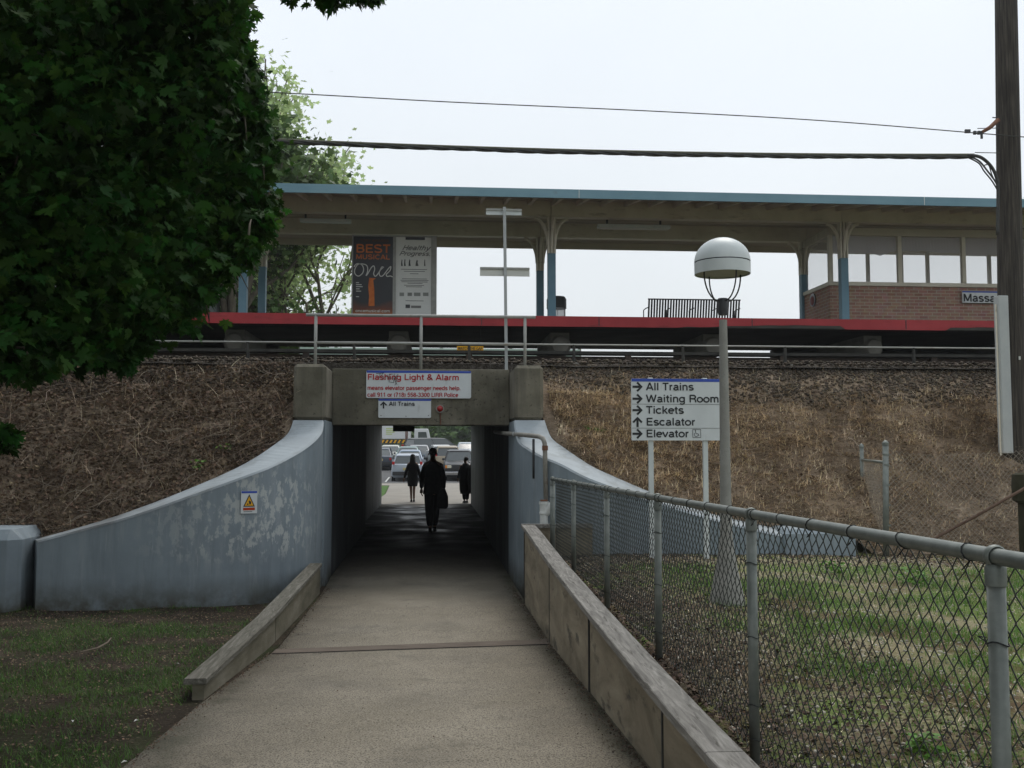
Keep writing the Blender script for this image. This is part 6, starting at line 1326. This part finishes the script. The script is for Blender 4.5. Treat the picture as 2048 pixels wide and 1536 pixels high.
# right lawn
n = 260000; X = rng.uniform(1.26, 9, n); Y = rng.uniform(1.6, 12.2, n); msk = fbm(X*1.2+4, Y*1.2, 81)*.55 + fbm(X*3.5, Y*3.5, 82)*.45
band = np.clip((X-1.8)*1.1, 0, 1)*np.clip((11.0-Y)*.8, 0, 1); keep = rng.uniform(0, 1, n) < np.clip((msk-.43)*6, .08, 1)*band; X, Y = X[keep], Y[keep]
hh_ = rng.uniform(.025, .07, len(X)) + .05*np.clip(fbm(X*1.7, Y*1.7, 83)-.62, 0, 1)*4*rng.uniform(0, 1, len(X))
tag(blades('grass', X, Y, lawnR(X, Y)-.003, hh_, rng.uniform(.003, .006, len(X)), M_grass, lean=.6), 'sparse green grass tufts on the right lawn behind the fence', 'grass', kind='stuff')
n = 60000; X = rng.uniform(1.26, 9, n); Y = rng.uniform(1.6, 12.3, n); keep = rng.uniform(0, 1, n) < .15 + .6*fbm(X*1.5, Y*1.5, 91); X, Y = X[keep], Y[keep]
tag(blades('dry_thatch', X, Y, lawnR(X, Y)-.003, rng.uniform(.015, .05, len(X)), rng.uniform(.002, .005, len(X)), M_straw, lean=1.3), 'tan thatch between the grass tufts on the right lawn', 'thatch', kind='stuff')
n = 30000; u_ = rng.uniform(0, 1, n)**1.8; X = 1.27 + u_*1.7; Y = rng.uniform(1.2, 12.1, n)
X2 = rng.uniform(1.3, 9, 9000); Y2 = 12.15 - rng.uniform(0, 1, 9000)**2*1.5; X = np.concatenate([X, X2]); Y = np.concatenate([Y, Y2]); n = len(X)
tag(leaves('fallen_leaves', np.stack([X, Y, lawnR(X, Y)+.008], 1), rng.uniform(.012, .04, n), OVAL, mat('damp_leaf', (.045,.028,.02), (.11,.07,.045), scale=2, rough=.8, island=.6), None, droop=0, tilt=.5), 'dark brown fallen leaves drifted along the fence and the wing wall', 'leaf litter', kind='stuff')
n = 14000; X = rng.uniform(1.5, 9, n); Y = rng.uniform(1.6, 12.0, n); s_ = rng.uniform(.006, .02, n)
tag(stones('gravel', np.stack([X, Y, lawnR(X, Y)+.002], 1), s_, mat('pale_gravel', (.24,.21,.17), (.40,.37,.31), scale=3, rough=.9, island=.35)), 'small pale gravel strewn over the right lawn', 'gravel', kind='stuff')
# grit and leaf crumbs gathered along the edges of the path
n = 5200; Y = rng.uniform(3.0, 13.5, n); e_ = rng.exponential(.035, n); sd = rng.uniform(0, 1, n) < .6
X = np.where(sd, 1.105 - e_, np.interp(Y, [3, 5.3, 7.1, 9.3, 13], [-1.6, -1.57, -1.52, -1.42, -1.38]) + e_)
n2 = 260; X = np.concatenate([X, rng.uniform(-1.3, 1.0, n2)]); Y = np.concatenate([Y, rng.uniform(3, 13, n2)]); Zp = np.interp(Y, [-14, 3, 5, 7, 9.3, 12, 14], [.3, .27, .2, .12, .02, 0, 0]) + .006
tag(leaves('path_debris', np.stack([X, Y, Zp], 1), rng.uniform(.006, .020, len(X)), OVAL, MATS['damp_leaf'], None, droop=0, tilt=.3), 'dark leaf crumbs and grit gathered along both edges of the path', 'leaf litter', kind='stuff')
# fallen twigs on the banks
mb = MB()
for k_ in range(420):
    left = random.random() < .62; x = random.uniform(-9, -2.1) if left else random.uniform(1.9, 11); t_ = random.uniform(.04, .9)
    Lg = random.uniform(.12, .55); an = random.uniform(-.6, .6) + random.choice((0, math.pi/2)); pts = []
    for q_ in range(5):
        xx = x + math.cos(an)*Lg*(q_/4-.5) + random.gauss(0, .012); tt = min(max(t_ + math.sin(an)*Lg*(q_/4-.5)*.28, 0.02), .98); Y_, Z_ = bank(np.array([xx]), np.array([tt]), left)
        pts.append((xx, Y_[0], Z_[0] + .03 + .03*math.sin(q_*.8) + random.uniform(0, .02)))
    mb.tube(pts, [.0045, .004, .0035, .003, .0015], 4, cap=False)
tag(mb.build('twigs', mat('twig', (.16,.125,.095), (.34,.28,.22), scale=1.5, rough=.9, island=.4)), 'thin pale dead twigs strewn over both banks', 'twigs', kind='stuff')
# weeds: leafy green plants
def weed(x, y, z, r, n, lb, m=M_grass):
    C = np.stack([rng.normal(x, r*.5, n), rng.normal(y, r*.5, n), z + rng.uniform(0, r*.9, n)], 1)
    tag(leaves('weed', C, rng.uniform(.25, .5, n)*r, OVAL, m, None, droop=-.3, tilt=.6), lb, 'plant')
for q, r, n, lb in (((1665,1175),.13,60,'leafy weed on the right lawn just behind the lamp, nearest the wing wall'),((1840,1500),.10,90,'green weed at the bottom of the picture behind the wire fence'),((1830,1190),.16,70,'bushy green weed on the right lawn below the bank fence')):
    v = U(*q, Z=.42); weed(v.x, v.y, float(lawnR(v.x, v.y)), r, n, lb)
for (x, t_, r, lb, lf_) in ((-2.9,.12,.12,'small green sprig on the left bank above the wing wall',True),(-2.6,.2,.1,'pale sprig low on the left bank beside the coping',True)):
    Y_, Z_ = bank(np.array([x]), np.array([t_]), True); weed(x, Y_[0], Z_[0], r, 30, lb)
for px, py, lb in ((1160,868,'green sprig at the top of the right bank beside the portal'),(1178,880,'second green sprig just right of the one beside the portal')):
    x = U(px, py, Y=14.3).x; tt = .33; Y_, Z_ = bank(np.array([x]), np.array([tt]), False); weed(x, Y_[0], Z_[0], .08, 26, lb)
v = U(410, 1190, Z=.03); weed(v.x, v.y-.1, .03, .09, 50, 'leafy weed at the foot of the left wing wall')
# litter: scraps of paper
mb = MB()
for (px, py, z) in ((248,1533,.2),(272,1449,.16),(145,1450,.2),(355,1333,.12),(230,876,0),(1515,1505,.4)):
    if z == 0: continue
    v = U(px, py, Z=z); a = random.uniform(0, 3); c, s_ = math.cos(a)*.016, math.sin(a)*.016; zl_ = z+.02
    mb.add([(v.x-c,v.y-s_,zl_),(v.x+s_*.5,v.y-c*.5,zl_+.008),(v.x+c,v.y+s_,zl_+.004),(v.x-s_*.5,v.y+c*.5,zl_+.01)], [(0,1,2,3)])
tag(mb.build('litter', M_plgrey), 'tiny white scraps of paper scattered on the lawns', 'litter', kind='stuff')

# thin morning haze: pales the tree behind the station and the far parking lot
hz = MB(); hz.box(-950, 950, -250, 1850, -1.6, 60)
ho = hz.build('haze', None); tag(ho, kind='stuff')
ho.data.materials.clear(); hm_ = bpy.data.materials.new('haze'); hm_.use_nodes = True; hn = hm_.node_tree; hn.nodes.clear()
ou = hn.nodes.new('ShaderNodeOutputMaterial'); vo = hn.nodes.new('ShaderNodeVolumePrincipled'); vo.inputs['Density'].default_value = .0006; vo.inputs['Color'].default_value = (.93,.96,1,1)
vo.inputs['Anisotropy'].default_value = .2
hn.links.new(vo.outputs[0], ou.inputs['Volume']); ho.data.materials.append(hm_)
